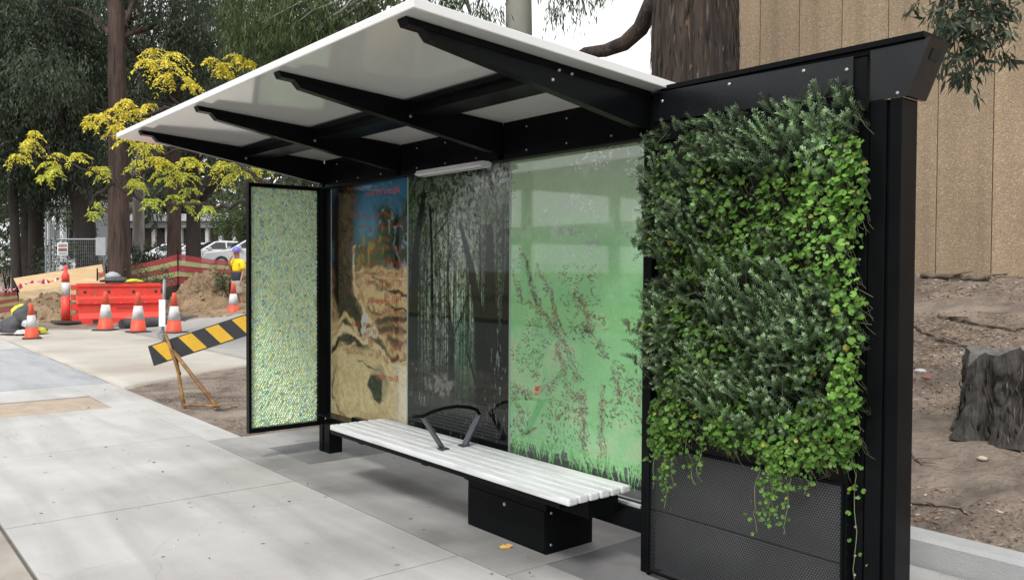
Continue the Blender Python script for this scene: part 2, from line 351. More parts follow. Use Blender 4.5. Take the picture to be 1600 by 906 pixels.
# footpath: a bed and its slabs
path = MB().box((-60, -2.47, -0.11), (12, -0.30, -0.022)).box((-1.05, -0.30, -0.11), (12, 1.19, -0.022)).box((-60, -4.25, -0.11), (12, -2.47, -0.022)).build('footpath', jointm)
tag(path, kind='structure')
def slab(x0, x1, y0, y1, mt, top=0.0, gap=0.005, tilt=0.0):
    me = MB().box((x0+gap, y0+gap, -0.020), (x1-gap, y1-gap, top), 0.004)
    v = np.vstack(me.v); v[:, 2] += np.where(v[:, 2] > -0.015, tilt*(v[:, 1]-y0), 0); me.v = [v]
    return me.build('slab', mt, path)
# walking strip in front of the shelter
for a, b in ((-1.35, 0.77), (0.77, 2.82), (2.82, 4.87), (4.87, 6.92), (6.92, 9.0), (9.0, 12.0)):
    slab(a, b, -2.46, -0.61, concA, gap=0.0065, tilt=random.uniform(-.001, .001))
slab(-3.50, -1.35, -2.46, -0.61, concA, gap=0.0015)
slab(-3.50, -2.30, -0.61, -0.30, concA, gap=0.0015); slab(-2.30, -1.05, -0.61, -0.30, concA, gap=0.0015)
slab(-5.6, -3.50, -0.80, -0.30, concA, gap=0.0015)
slab(-4.58, -3.50, -2.46, -0.80, sandm, top=-0.012, gap=0.003)
slab(-5.6, -4.58, -2.46, -0.80, concA, gap=0.003)
xs = -5.6
for k in range(14):
    w_ = (3.1, 3.2, 3.0)[k % 3]
    slab(xs-w_, xs, -2.46, -0.30, concG if k < 2 else concA, gap=0.004); xs -= w_
# the pad under the shelter
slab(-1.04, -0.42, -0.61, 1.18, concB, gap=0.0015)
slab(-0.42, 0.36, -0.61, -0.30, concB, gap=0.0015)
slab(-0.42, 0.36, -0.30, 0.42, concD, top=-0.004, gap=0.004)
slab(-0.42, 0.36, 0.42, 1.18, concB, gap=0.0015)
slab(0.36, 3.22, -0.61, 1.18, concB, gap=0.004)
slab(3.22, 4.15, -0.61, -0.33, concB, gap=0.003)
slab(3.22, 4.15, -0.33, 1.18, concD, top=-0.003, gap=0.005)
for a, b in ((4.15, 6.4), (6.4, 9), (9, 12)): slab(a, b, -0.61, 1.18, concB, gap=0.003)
# outer strip towards the street
for a, b in ((-30, -12), (-12, -4), (-4, -0.2), (-0.2, 2.3), (2.3, 4.8), (4.8, 8), (8, 12)):
    slab(a, b, -4.24, -2.47, concS, gap=0.006)
# kerb in front of the soil bank: stones laid end to end
kerb = MB().box((-1.05, 1.21, -0.11), (12, 1.34, 0.02)).build('kerb', jointm); tag(kerb, kind='structure')
for k in range(6):
    a = -1.03+k*2.15
    MB().prism([(1.20, -0.015), (1.36, -0.015), (1.36, 0.150), (1.23, 0.150), (1.205, 0.128)], 0, a+0.004, a+2.146).build('kerb_stone', kerbm, kerb)
skerb = MB().box((-60, -4.43, -0.2), (14, -4.27, -0.03)).build('street_kerb', jointm); tag(skerb, kind='structure')
for k in range(30):
    MB().prism([(-4.44, -0.17), (-4.26, -0.17), (-4.26, -0.002), (-4.40, -0.002), (-4.436, -0.03)], 0, -60+k*2.45, -60+k*2.45+2.44).build('kerb_stone', kerbm, skerb)
road = MB().add([(-400, -13.0, -0.14), (200, -13.0, -0.14), (200, -4.44, -0.14), (-400, -4.44, -0.14)], [(0, 1, 2, 3)]).build('road', asph); tag(road, kind='structure')
far = MB().box((-400, -400, -0.2), (200, -13.0, 0.0)).build('far_verge', mat('dry_grass', (0.13, 0.13, 0.06), (0.20, 0.17, 0.09), 1.5, 0.95, 0.6, 30)); tag(far, kind='structure')
lines = MB()
for k in range(40): lines.box((-120+k*4, -8.75, -0.137), (-118+k*4, -8.63, -0.134))
lm = lines.build('lane_line', whiteband, road)

# driveway and side road that cross behind the footpath
def draped(name, poly, mt, nu=40, nv=16, dz=0.03):
    a, b, c, d = [np.array(p, float) for p in poly]
    u, v = np.meshgrid(np.linspace(0, 1, nu), np.linspace(0, 1, nv), indexing='ij'); u = u[..., None]; v = v[..., None]
    P = (a*(1-u)+b*u)*(1-v)+(d*(1-u)+c*u)*v
    z = np.clip(0.16*(P[..., 1]-3.4), 0, 1.75)+dz
    V = np.concatenate([P, z[..., None]], -1).reshape(-1, 3)
    V2 = V.copy(); V2[:, 2] -= 0.14
    n = len(V); Q = grid_faces(nu, nv); rim = []
    idx = np.arange(n).reshape(nu, nv); loop = list(idx[:, 0])+list(idx[-1, 1:])+list(idx[::-1, -1][1:])+list(idx[0, ::-1][1:-1])
    for i in range(len(loop)): p, q = loop[i], loop[(i+1) % len(loop)]; rim.append((p, p+n, q+n, q))
    o = fastmesh(name, np.vstack([V, V2]), np.vstack([Q, np.array(rim)]), mt); tag(o, kind='structure'); return o
draped('driveway', [(-4.95, -0.29), (-17.2, -0.29), (-16.0, 2.4), (-6.55, 2.25)], drivem, dz=0.028)
draped('side_road', [(-6.60, 2.27), (-16.4, 2.42), (-16.2, 9.5), (-10.5, 11)], sideasph, dz=0.034)

# soil details: sticks, stones, litter
def scatter(n, x0, x1, y0, y1, seed, edge=0.0):
    r = np.random.default_rng(seed); x = r.uniform(x0, x1, n); y = r.uniform(y0, y1, n)
    k = fbm(x*0.9, y*0.9, 3, 3, seed) > 0.47-edge
    return x[k], y[k]
def litter(name, regs, label, seed):
    Vs, Qs, Cs = [], [], []; o = 0
    for n, x0, x1, y0, y1, sz in regs:
        x, y = scatter(n, x0, x1, y0, y1, seed); z = ground_z(x, y)+0.012
        k = z > -0.05; x, y, z = x[k], y[k], z[k]; n_ = len(x)
        D = np.stack([rng.normal(size=n_), rng.normal(size=n_), 0.25*rng.normal(size=n_)], 1)
        pal = np.array([(0.30, 0.22, 0.14), (0.12, 0.08, 0.055), (0.42, 0.36, 0.28), (0.20, 0.12, 0.07), (0.08, 0.06, 0.045), (0.5, 0.46, 0.4)])
        c = pal[rng.choice(6, n_, p=[.24, .3, .1, .2, .12, .04])]
        V, Q, cc = leaf_quads(np.stack([x, y, z], 1), D, sz*rng.uniform(.5, 1.5, n_), sz*.28*rng.uniform(.4, 1.3, n_), c)
        Vs.append(V); Qs.append(Q+o); Cs.append(cc); o += len(V); seed += 1
    ob = fastmesh(name, np.vstack(Vs), np.vstack(Qs), leafdry, None, np.vstack(Cs)); tag(ob, label, 'leaf litter', kind='stuff')
litter('leaf_litter', [(14000, -1.5, 6.0, 1.38, 7.0, 0.05), (12000, 2.0, 5.6, 1.38, 5.5, 0.035), (5000, -5.2, -0.9, -0.28, 2.0, 0.026), (2500, -6.0, 1.0, 1.5, 7, 0.06)], 'dry leaves and bark chips strewn over the bare soil', 31)
def stick(pxs, r0, label, lift=0.01, sub=None):
    pts = []
    for px, py in pxs:
        d = CF+(px-800)/F*CR-(py-453)/F*CU; t = 3.0
        while t < 40:
            p = CAM+d*t
            if p[2] <= ground_z(p[0], p[1])+lift: break
            t += 0.02
        pts.append(p+np.array([0, 0, r0*.6]))
    pts = np.array(pts); n = len(pts); t = np.linspace(0, n-1, n*5); q = np.stack([np.interp(t, range(n), pts[:, k]) for k in range(3)], 1)
    q += rng.normal(size=q.shape)*r0*0.35
    mb = MB().tube(q, np.linspace(r0, r0*.45, len(q)), 7, wob=.4)
    for s in range(3):
        i = random.randrange(2, len(q)-2); dr = unit((q[i+1]-q[i])+np.array([random.uniform(-.1, .1), random.uniform(-.1, .1), 0.01]))
        mb.tube([q[i], q[i]+dr*r0*5+np.array([random.uniform(-.06, .06), random.uniform(-.06, .06), .01]), q[i]+dr*r0*9+np.array([random.uniform(-.1, .1), random.uniform(-.1, .1), .01])], [r0*.5, r0*.35, r0*.2], 5)
    tag(mb.build('fallen_stick', twigm, smooth=True), label, 'stick', 'fallen sticks on the soil')
stick([(1466, 495), (1500, 503), (1540, 510), (1585, 517), (1600, 513)], 0.024, 'long dark fallen stick lying across the bank above the stump')
stick([(1428, 512), (1455, 525), (1490, 535), (1528, 549)], 0.020, 'fallen stick slanting from black post down to the stump top')
stick([(1455, 530), (1480, 533), (1522, 546)], 0.012, 'thin pale stick lying just under the slanting one by the post')
stick([(1440, 434), (1500, 436), (1545, 440), (1570, 428), (1600, 422)], 0.035, 'crooked dead branch lying along the foot of the pebble wall')
stick([(1424, 787), (1460, 788), (1500, 795), (1512, 803)], 0.010, 'thin twig on soil just above the kerb')
stick([(1424, 709), (1432, 718), (1441, 727)], 0.010, 'short twig beside the black corner post')
stick([(335, 640), (350, 641), (371, 636)], 0.013, 'short broken stick at the foot of rusty trestle')
def stone(px, py, r, mt, label, name='stone'):
    p = onz(px, py, 0.45)
    for it in range(400):
        d = CF+(px-800)/F*CR-(py-453)/F*CU; p = CAM+d*(3+it*.03)
        if p[2] <= ground_z(p[0], p[1])+0.01: break
    v, f = ball(10, 7); v = v*np.array([r, r*.75, r*.45])*(0.85+0.4*fbm(v[:, 0]*2, v[:, 1]*2, v[:, 2]*2, 3, int(px)))[:, None]
    tag(MB().add(v, f).build(name, mt, smooth=True, loc=p), label, 'stone')
stone(1535, 716, 0.032, mat('pale_stone', (0.45, 0.40, 0.30), (0.38, 0.33, 0.24), 20, .9, .4, 60), 'pale yellowish stone on soil below the stump')
stone(1448, 590, 0.042, mat('brick_red', (0.33, 0.14, 0.09), (0.25, 0.11, 0.08), 20, .9, .4, 60), 'reddish brick fragment on the soil beside the black post')
stone(1438, 580, 0.05, bagw, 'flat white chip lying on the soil near brick fragment')
# twigs and a leaf on the concrete
tag(leaves('fallen_leaf', np.array([[2.86, -0.365, 0.006], [2.88, -0.35, 0.007]]), np.array([[1, .3, .1], [.6, .8, .15]]), 0.055, 0.03, np.array([(0.5, 0.3, 0.07), (0.45, 0.27, 0.08)]), None, leafdry), 'small orange dry leaf on concrete below the locker', 'leaf')
def crumbs(name, n, label, seed):
    r = np.random.default_rng(seed); x = r.uniform(-5, 4.5, n); y = r.uniform(-2.4, -0.35, n)
    D = np.stack([r.normal(size=n), r.normal(size=n), .1*r.random(n)], 1)
    c = np.array([(0.10, 0.08, 0.06), (0.22, 0.17, 0.1), (0.5, 0.48, 0.45)])[r.choice(3, n, p=[.6, .3, .1])]
    tag(leaves(name, np.stack([x, y, np.full(n, .004)], 1), D, .022*r.uniform(.4, 1.8, n), .008*r.uniform(.5, 1.5, n), c, None, leafdry), label, 'leaf litter', kind='stuff')
crumbs('path_debris', 90, 'tiny twigs and leaf crumbs scattered on the footpath', 3)

# ------------------------------------------------------------------ pebble-faced wall
def pebble():
    mt = bpy.data.materials.new('exposed_aggregate'); mt.use_nodes = True; n = mt.node_tree.nodes; l = mt.node_tree.links; b = n['Principled BSDF']
    tc = n.new('ShaderNodeTexCoord'); v = n.new('ShaderNodeTexVoronoi'); v.inputs['Scale'].default_value = 80
    l.new(tc.outputs['Object'], v.inputs['Vector'])
    sp = n.new('ShaderNodeSeparateColor'); l.new(v.outputs['Color'], sp.inputs[0])
    cr = n.new('ShaderNodeValToRGB'); l.new(sp.outputs[0], cr.inputs[0]); e = cr.color_ramp.elements
    e[0].position = 0; e[0].color = (0.25, 0.182, 0.115, 1); e[1].position = 1; e[1].color = (0.45, 0.37, 0.28, 1)
    for p, c in ((0.35, (0.305, 0.225, 0.145)), (0.7, (0.335, 0.25, 0.166)), (0.88, (0.36, 0.275, 0.19))): k = e.new(p); k.color = (*c, 1)
    nz = n.new('ShaderNodeTexNoise'); nz.inputs['Scale'].default_value = 0.8; nz.inputs['Detail'].default_value = 5; l.new(tc.outputs['Object'], nz.inputs['Vector'])
    mr = n.new('ShaderNodeMapRange'); mr.inputs[3].default_value = 0.78; mr.inputs[4].default_value = 1.2; l.new(nz.outputs['Fac'], mr.inputs[0])
    mm = n.new('ShaderNodeMix'); mm.data_type = 'RGBA'; mm.blend_type = 'MULTIPLY'; mm.inputs[0].default_value = 1
    l.new(cr.outputs[0], mm.inputs[6]); l.new(mr.outputs[0], mm.inputs[7]); 
    oi = n.new('ShaderNodeObjectInfo'); m5 = n.new('ShaderNodeMapRange'); m5.inputs[3].default_value = .90; m5.inputs[4].default_value = 1.06; l.new(oi.outputs['Random'], m5.inputs[0])
    mp = n.new('ShaderNodeMapping'); mp.inputs['Scale'].default_value = (2.2, 1, .12); l.new(tc.outputs['Object'], mp.inputs[0]); n6 = n.new('ShaderNodeTexNoise'); n6.inputs['Scale'].default_value = 2.0; n6.inputs['Detail'].default_value = 6; l.new(mp.outputs[0], n6.inputs['Vector'])
    m6 = n.new('ShaderNodeMapRange'); m6.inputs[1].default_value = .35; m6.inputs[2].default_value = .65; m6.inputs[3].default_value = .84; m6.inputs[4].default_value = 1.06; l.new(n6.outputs['Fac'], m6.inputs[0])
    c_ = mm.outputs[2]
    for q_ in (m5, m6):
        x_ = n.new('ShaderNodeMix'); x_.data_type = 'RGBA'; x_.blend_type = 'MULTIPLY'; x_.inputs[0].default_value = 1; l.new(c_, x_.inputs[6]); l.new(q_.outputs[0], x_.inputs[7]); c_ = x_.outputs[2]
    l.new(c_, b.inputs['Base Color'])
    bp = n.new('ShaderNodeBump'); bp.inputs['Strength'].default_value = 0.5; bp.inputs['Distance'].default_value = 0.006; bp.invert = True
    l.new(v.outputs['Distance'], bp.inputs['Height']); l.new(bp.outputs[0], b.inputs['Normal']); b.inputs['Roughness'].default_value = 0.9
    return mt
pebm = pebble()
wall = empty('pebble_wall_building', (0, 7, 1.4)); tag(wall, 'tall tan pebble-faced concrete panel building behind the shelter', 'building')
def wpart(name, mt, a, b, bev=0): o = part(name, mt, wall, np.array(a)-(0, 7, 1.4), np.array(b)-(0, 7, 1.4), bev); return o
wpart('backing_wall', brownwall, (-1.72, 7.06, 0.6), (8.9, 12.0, 9.0))
pan0 = None
for k in range(17):
    x0 = -1.73+0.617*k
    if k == 0:
        pan0 = wpart('wall_panel', pebm, (x0+.005, 7.0, 0.9), (x0+.612, 7.06, 9.02), 0.006)
    else:
        o = pan0.copy(); C.objects.link(o); o.location = (0.617*k, 0, 0); o.parent = wall
# ================================================================== THE SHELTER
sh = empty('bus_shelter', (0, 0, 0)); tag(sh, 'black steel bus shelter with white roof, printed glass back and planted end panel', 'bus shelter')
def bolt(p, ax, par, r=0.009):
    mb = MB(); n = 8; a = [0, 1, 2]; a.remove(abs(ax)-1); s = 1 if ax > 0 else -1; V = []
    for rr, h in ((r, 0), (r, .004), (r*.6, .007)):
        for j in range(n):
            q = np.array(p, float); q[a[0]] += rr*math.cos(2*math.pi*j/n); q[a[1]] += rr*math.sin(2*math.pi*j/n); q[abs(ax)-1] += s*h; V.append(q)
    F_ = [(i*n+j, i*n+(j+1) % n, (i+1)*n+(j+1) % n, (i+1)*n+j) for i in range(2) for j in range(n)]+[tuple(2*n+j for j in range(n))]
    return mb.add(V, F_).build('bolt', steel, par)
# posts
p = part('post', black, sh, (-0.075, 0.0, -0.02), (-0.012, 0.13, 2.44), .003)
p2 = part('post', black, sh, (-0.002, 0.008, -0.02), (0.095, 0.13, 0.318), .003); bolt((0.03, 0.008, 0.285), -2, p2)
p3 = part('post', black, sh, (3.592, -0.012, -0.02), (3.645, 0.12, 2.30), .003)
p4 = part('post', black, sh, (4.785, 0.0, -0.02), (4.852, 0.13, 2.235), .003)
p5 = part('post', black, sh, (4.866, 0.0, -0.02), (4.915, 0.13, 2.235), .003)
part('post_channel', blacksat, sh, (4.846, 0.02, 0), (4.870, 0.11, 2.235))
part('post', black, sh, (4.73, 0.01, -0.02), (4.775, 0.12, 2.40), .003)
# roof
def roof_z(y): return 2.558+(y+1.5)*(-0.066)
mb = MB()
prof = [(-1.500, roof_z(-1.5)), (0.12, roof_z(0.12)), (0.12, roof_z(0.12)+.042), (-1.494, roof_z(-1.5)+.042), (-1.500, roof_z(-1.5)+.036)]
roof = mb.prism(prof, 0, -0.50, 3.735).build('roof_panel', whiteroof, sh)
bv = roof.modifiers.new('b', 'BEVEL'); bv.width = .004; bv.segments = 2; bv.limit_method = 'ANGLE'
# four tapered beams
for k, x in enumerate((0.0, 1.2, 2.4, 3.6)):
    zt = lambda y: roof_z(y)-.002
    web = [(-1.385, zt(-1.385)-.022), (-1.345, zt(-1.345)-.062), (-0.005, 2.262), (-0.005, zt(0)-.022)]
    b = MB().prism(web, 0, x-.028, x+.028).build('roof_beam', black, sh)
    fl = [(-1.470, zt(-1.47)), (-1.455, zt(-1.455)-.028), (-0.01, zt(0)-.028), (-0.01, zt(0))]
    MB().prism(fl, 0, x-.034, x+.034).build('top_flange', black, b)
    if k == 3:
        bolt((x+.028, -0.64, 2.47), 1, b); bolt((x+.028, -0.56, 2.465), 1, b)
    bolt((x+.028, -0.68, 2.42), 1, b)
for x in (0, 1.2, 2.4):
    cb = part('cross_beam', black, sh, (x+.030, -0.70, 2.425), (x+1.170, -0.50, 2.490))
    part('cross_lip', black, cb, (x+.030, -0.735, 2.472), (x+1.170, -0.702, 2.494))
    hp = part('fascia_plate', black, sh, (x+.030, 0.0, 2.235), (x+1.170, 0.055, 2.46))
    for xx in (.25, .6, .95): bolt((x+xx, 0.0, 2.27), -2, hp, .006); bolt((x+xx, 0, 2.41), -2, hp, .005)
part('soffit_strip', blacksat, sh, (-0.03, -0.02, 2.226), (3.60, 0.05, 2.234))
# rear box gutter above the glass
part('rear_gutter', black, sh, (-0.05, 0.06, 2.24), (3.72, 0.2, 2.455))
# light fitting
lf = MB().prism([(-0.080, 2.232), (-0.098, 2.206), (-0.070, 2.196), (-0.010, 2.196), (-0.003, 2.232)], 0, 1.565, 2.315).build('light_fitting', lampm, sh)
part('fitting_slot', galv, lf, (1.58, -0.065, 2.1935), (2.30, -0.052, 2.1965))
# bottom rail and sill
part('bottom_rail', black, sh, (0.10, 0.004, 0.185), (3.59, 0.10, 0.305), .003)
part('glass_channel', alum, sh, (0.10, 0.018, 0.306), (3.56, 0.045, 0.322), .002)
part('glass_channel', alum, sh, (0.10, 0.080, 0.306), (3.56, 0.098, 0.322), .002)

# printed glass panels: a fine sheet whose colours are the print
def glassmat(name, ior, rough=0.03):
    mt = bpy.data.materials.new(name); mt.use_nodes = True; n = mt.node_tree.nodes; l = mt.node_tree.links; b = n['Principled BSDF']; o = n['Material Output']
    a = n.new('ShaderNodeAttribute'); a.attribute_name = 'Col'
    l.new(a.outputs['Color'], b.inputs['Base Color']); b.inputs['Roughness'].default_value = 0.5; b.inputs['Specular IOR Level'].default_value = 0.0
    tl = n.new('ShaderNodeBsdfTranslucent'); l.new(a.outputs['Color'], tl.inputs[0])
    ml = n.new('ShaderNodeMixShader'); ml.inputs[0].default_value = 0.35; l.new(b.outputs[0], ml.inputs[1]); l.new(tl.outputs[0], ml.inputs[2])
    tr = n.new('ShaderNodeBsdfTransparent'); tr.inputs[0].default_value = (0.80, 0.86, 0.83, 1)
    mt_ = n.new('ShaderNodeMixShader'); l.new(a.outputs['Alpha'], mt_.inputs[0]); l.new(tr.outputs[0], mt_.inputs[1]); l.new(ml.outputs[0], mt_.inputs[2])
    gl = n.new('ShaderNodeBsdfGlossy'); gl.inputs['Roughness'].default_value = rough
    fr = n.new('ShaderNodeFresnel'); fr.inputs[0].default_value = ior
    mf = n.new('ShaderNodeMixShader'); l.new(fr.outputs[0], mf.inputs[0]); l.new(mt_.outputs[0], mf.inputs[1]); l.new(gl.outputs[0], mf.inputs[2])
    l.new(mf.outputs[0], o.inputs[0]); return mt
glm = glassmat('printed_glass', 1.50); glm3 = glassmat('green_printed_glass', 1.95)
class Paint:
    def __init__(s, w, h, asp):
        s.sf = 1.0; s.w, s.h = w, h; s.a = np.ones((h, w, 4)); s.S, s.T = np.meshgrid((np.arange(w)+.5)/w, (np.arange(h)+.5)/h); s.asp = asp  # asp = height/width
        s.U = s.S; s.V = s.T*asp
    def mix(s, m, col, al=None):
        c = lin(*col); s.a[..., :3] = s.a[..., :3]*(1-m[..., None])+c*m[..., None]
        if al is not None: s.a[..., 3] = s.a[..., 3]*(1-m)+al*m
    def stroke(s, pts, w0, w1, col, op=1.0, al=None, mask=None, soft=0.35):
        pts = [(p[0], p[1]*s.asp) for p in pts]; n = len(pts)-1; pad = max(w0, w1)*.8
        xs_ = [p[0] for p in pts]; ys_ = [p[1] for p in pts]
        i0 = max(0, int((min(xs_)-pad)*s.w)); i1 = min(s.w, int((max(xs_)+pad)*s.w)+2); j0 = max(0, int((min(ys_)-pad)/s.asp*s.h)); j1 = min(s.h, int((max(ys_)+pad)/s.asp*s.h)+2)
        if i1 <= i0 or j1 <= j0: return
        U = s.U[j0:j1, i0:i1]; V = s.V[j0:j1, i0:i1]; best = np.full(U.shape, 9.0)
        for i in range(n):
            (x0, y0), (x1, y1) = pts[i], pts[i+1]; dx, dy = x1-x0, y1-y0; L2 = dx*dx+dy*dy+1e-9
            t = np.clip(((U-x0)*dx+(V-y0)*dy)/L2, 0, 1); d = np.hypot(U-x0-t*dx, V-y0-t*dy); tt = (i+t)/n
            best = np.minimum(best, d/((w0*(1-tt)+w1*tt)*0.5))
        soft = soft*s.sf; m = np.clip((1-best)/soft+.5, 0, 1)*(best < 1.2+.4*(s.sf-1))*op
        if mask is not None: m = m*mask[j0:j1, i0:i1]
        A = s.a[j0:j1, i0:i1]; A[..., :3] = A[..., :3]*(1-m[..., None])+lin(*col)*m[..., None]
        if al is not None: A[..., 3] = A[..., 3]*(1-m)+al*m
    def ell(s, cx, cy, rx, ry, col, op=1.0, al=None, soft=.25, rag=0.0, seed=1):
        d = np.hypot((s.S-cx)/rx, (s.T-cy)/ry)
        if rag: d = d+rag*(fbm(s.U*9, s.V*9, 0, 4, seed)-.5)
        s.mix(np.clip((1-d)/soft+.5, 0, 1)*op, col, al)
    def warp(s, amp, sc, seed, grain=.08):
        dx = (fbm(s.U*sc, s.V*sc, 0, 4, seed)-.5)*2*amp*s.w; dy = (fbm(s.U*sc, s.V*sc, 5, 4, seed+3)-.5)*2*amp*s.w
        j, i = np.meshgrid(np.arange(s.h), np.arange(s.w), indexing='ij'); s.a = s.a[np.clip(j+dy, 0, s.h-1).astype(int), np.clip(i+dx, 0, s.w-1).astype(int)]
        g = 1+grain*2*(fbm(s.U*80, s.V*80, 9, 3, seed+5)-.5)*2; s.a[..., :3] *= g[..., None]
    def sheet(s, name, x0, x1, y, z0, z1, par, mt):
        w, h = s.w, s.h; X = np.linspace(x0, x1, w); Z = np.linspace(z1, z0, h)
        XX, ZZ = np.meshgrid(X, Z); V = np.stack([XX, np.full_like(XX, y), ZZ], -1).reshape(-1, 3)
        i, j = np.meshgrid(np.arange(h-1), np.arange(w-1), indexing='ij'); a = (i*w+j).ravel()
        return fastmesh(name, V, np.stack([a, a+w, a+w+1, a+1], 1), mt, par, s.a.reshape(-1, 4))
def edge_slab(par, x0, x1, z0, z1):
    "the thickness of the pane: polished edges round the printed sheet"
    e = mat_edge; t = .004
    MB().box((x0-t, .055, z0), (x0-.0005, .067, z1)).build('pane_edge', e, par); MB().box((x1+.0005, .055, z0), (x1+t, .067, z1)).build('pane_edge', e, par)
mat_edge = mat('glass_edge', (0.30, 0.38, 0.33), None, rough=0.1, spec=0.8)
rp = random.Random(5)
# --- panel 1: river rocks under a blue sky
P1 = Paint(240, 380, 1.6); P1.sf = 2.4
P1.mix(np.ones_like(P1.S), (54, 104, 138)); P1.mix(sst(0.02, 0.35, P1.T), (92, 150, 176))
n1 = fbm(P1.U*7, P1.V*7, 0, 5, 3); n2 = fbm(P1.U*26, P1.V*26, 0, 4, 8); n3 = fbm(P1.U*3, P1.V*14, 0, 4, 21)
veg = np.clip((P1.S-0.52+0.25*(n1-.5))*6, 0, 1)*sst(0.06, 0.14, P1.T+0.12*(n1-.5)); P1.mix(veg, (38, 50, 36)); P1.mix(veg*sst(.52, .6, n2), (62, 78, 70)); P1.mix(veg*sst(.6, .68, n2)*(P1.S > .6), (110, 130, 150))
veg2 = sst(0.17, 0.27, P1.T+0.1*(n1-.5))*(1-sst(.62, .8, P1.S))*sst(.3, .4, P1.S); P1.mix(veg2*.9, (78, 88, 48)); P1.mix(veg2*sst(.5, .6, n2), (150, 128, 70)); P1.mix(veg2*sst(.55, .62, n1), (60, 70, 38))
gnd = sst(0.335, 0.36, P1.T+0.02*(n1-.5)); P1.mix(gnd, (196, 172, 128)); P1.mix(gnd*sst(.45, .65, n3), (168, 140, 98)); P1.mix(gnd*sst(.58, .66, n2)*.6, (120, 92, 62)); P1.mix(gnd*sst(.62, .8, n3), (214, 194, 156))
for a, b, w_ in (((.6, .44), (.98, .46), .03), ((.55, .40), (.8, .425), .016), ((.62, .565), (.99, .55), .05), ((.75, .5), (.98, .515), .02), ((.5, .50), (.7, .53), .02), ((.8, .635), (.99, .64), .05), ((.62, .61), (.95, .60), .06)):
    P1.stroke([a, ((a[0]+b[0])/2, (a[1]+b[1])/2+rp.uniform(-.01, .012)), b], w_, w_*.7, (44, 34, 26), .9, mask=np.clip(n1*1.8, 0, 1))
# rock pillar / trunk on the left with a lit edge
pl = [(.22, -.01), (.185, .12), (.165, .3), (.185, .45), (.25, .55), (.42, .66)]
P1.stroke(pl, .34, .32, (58, 42, 32)); P1.stroke([(p[0]+.03, p[1]) for p in pl], .20, .16, (92, 72, 54), .8, mask=sst(.4, .6, n2)); P1.stroke([(p[0]-.09, p[1]) for p in pl[:-1]], .14, .12, (36, 26, 22), .85)
P1.stroke([(.33, .27), (.335, .36), (.37, .46), (.5, .55), (.62, .62)], .03, .05, (208, 190, 150), .9, mask=np.clip(n2*2, 0, 1))
P1.stroke([(.28, .5), (.42, .58), (.6, .66), (.85, .7)], .14, .06, (34, 34, 36), .9, mask=np.clip(n1*1.9, 0, 1))
P1.stroke([(.02, .60), (.2, .56), (.34, .585), (.44, .63)], .05, .035, (190, 168, 122)); P1.stroke([(.04, .665), (.16, .62), (.32, .615), (.5, .655), (.8, .70)], .06, .03, (206, 188, 146)); P1.stroke([(.0, .72), (.15, .655), (.32, .645), (.5, .68)], .05, .03, (52, 46, 38), .95); P1.stroke([(.02, .74), (.2, .685), (.36, .67)], .022, .02, (190, 168, 124))
P1.ell(.47, .57, .035, .04, (186, 188, 180)); P1.ell(.56, .62, .10, .022, (196, 184, 160), rag=.2)
base = sst(-.01, .02, P1.T-(0.735-0.06*np.sin((P1.S-.02)*3.0)+0.03*(P1.S-.5)+.02*(n1-.5))); P1.mix(base, (202, 186, 142)); P1.mix(base*sst(.42, .62, n2)*.5, (172, 152, 108)); P1.mix(base*sst(.75, 1.0, P1.S+.1*(n1-.5)), (212, 206, 180)); P1.mix(base*sst(.5, .75, n1)*.5, (184, 164, 116))
P1.stroke([(.4, .745), (.6, .765), (.72, .77)], .012, .006, (92, 80, 56)); P1.ell(.66, .815, .12, .07, (120, 112, 96), .55, rag=.3); P1.ell(.615, .835, .085, .048, (40, 46, 40)); P1.stroke([(.08, .78), (.03, .82), (.02, .9), (.1, .97), (.2, 1.0)], .02, .05, (120, 92, 60), .8, mask=np.clip(n2*1.8, 0, 1))
for row, t in enumerate((.135, .185, .24, .285, .325, .37, .425, .475, .53, .58, .615, .655, .70)):       # unreadable lines of red script
    s0 = .93
    while s0 > .30+.12*((row*7) % 3):
        w_ = rp.uniform(.05, .13)
        if rp.random() < .92:
            x = s0
            while x > s0-w_:
                hgt = rp.choice((.008, .008, .013)); P1.stroke([(x, t+.008), (x-.006, t+.008-hgt*1.3)], .014, .012, (140, 62, 44), .6); x -= rp.uniform(.014, .02)
        s0 -= w_+.035
P1.warp(.05, 9, 201, .12)
g1 = P1.sheet('glass_panel', 0.035, 1.232, 0.060, 0.316, 2.236, sh, glm); edge_slab(g1, .035, 1.232, .316, 2.236); g1['label'] = 'glass panel printed with sandy river rocks, blue sky and mirrored red script'
def mirrored(txt, size, x_right, z, par, rot=0.0):
    cu = bpy.data.curves.new('lettering', 'FONT'); cu.body = txt; cu.size = size; cu.shear = 0.25
    o = bpy.data.objects.new('lettering', cu); C.objects.link(o); bpy.context.view_layer.update()
    dg = bpy.context.evaluated_depsgraph_get(); me = bpy.data.meshes.new_from_object(o.evaluated_get(dg)); bpy.data.objects.remove(o)
    v = np.array([w.co[:] for w in me.vertices]); x = -v[:, 0]; y = v[:, 1]
    X = x_right+x*math.cos(rot)-y*math.sin(rot); Z = z+x*math.sin(rot)+y*math.cos(rot)
    for i, w in enumerate(me.vertices): w.co = (X[i], 0.0585, Z[i])
    me.materials.clear(); me.materials.append(textred); o = bpy.data.objects.new('lettering', me); C.objects.link(o); o.parent = par; tag(o, kind='stuff')
mirrored('Edges of the River', 0.070, 1.13, 2.125, g1); mirrored('cool nights when', 0.060, 1.12, 1.29, g1); mirrored('River name', 0.075, 1.12, 0.70, g1)
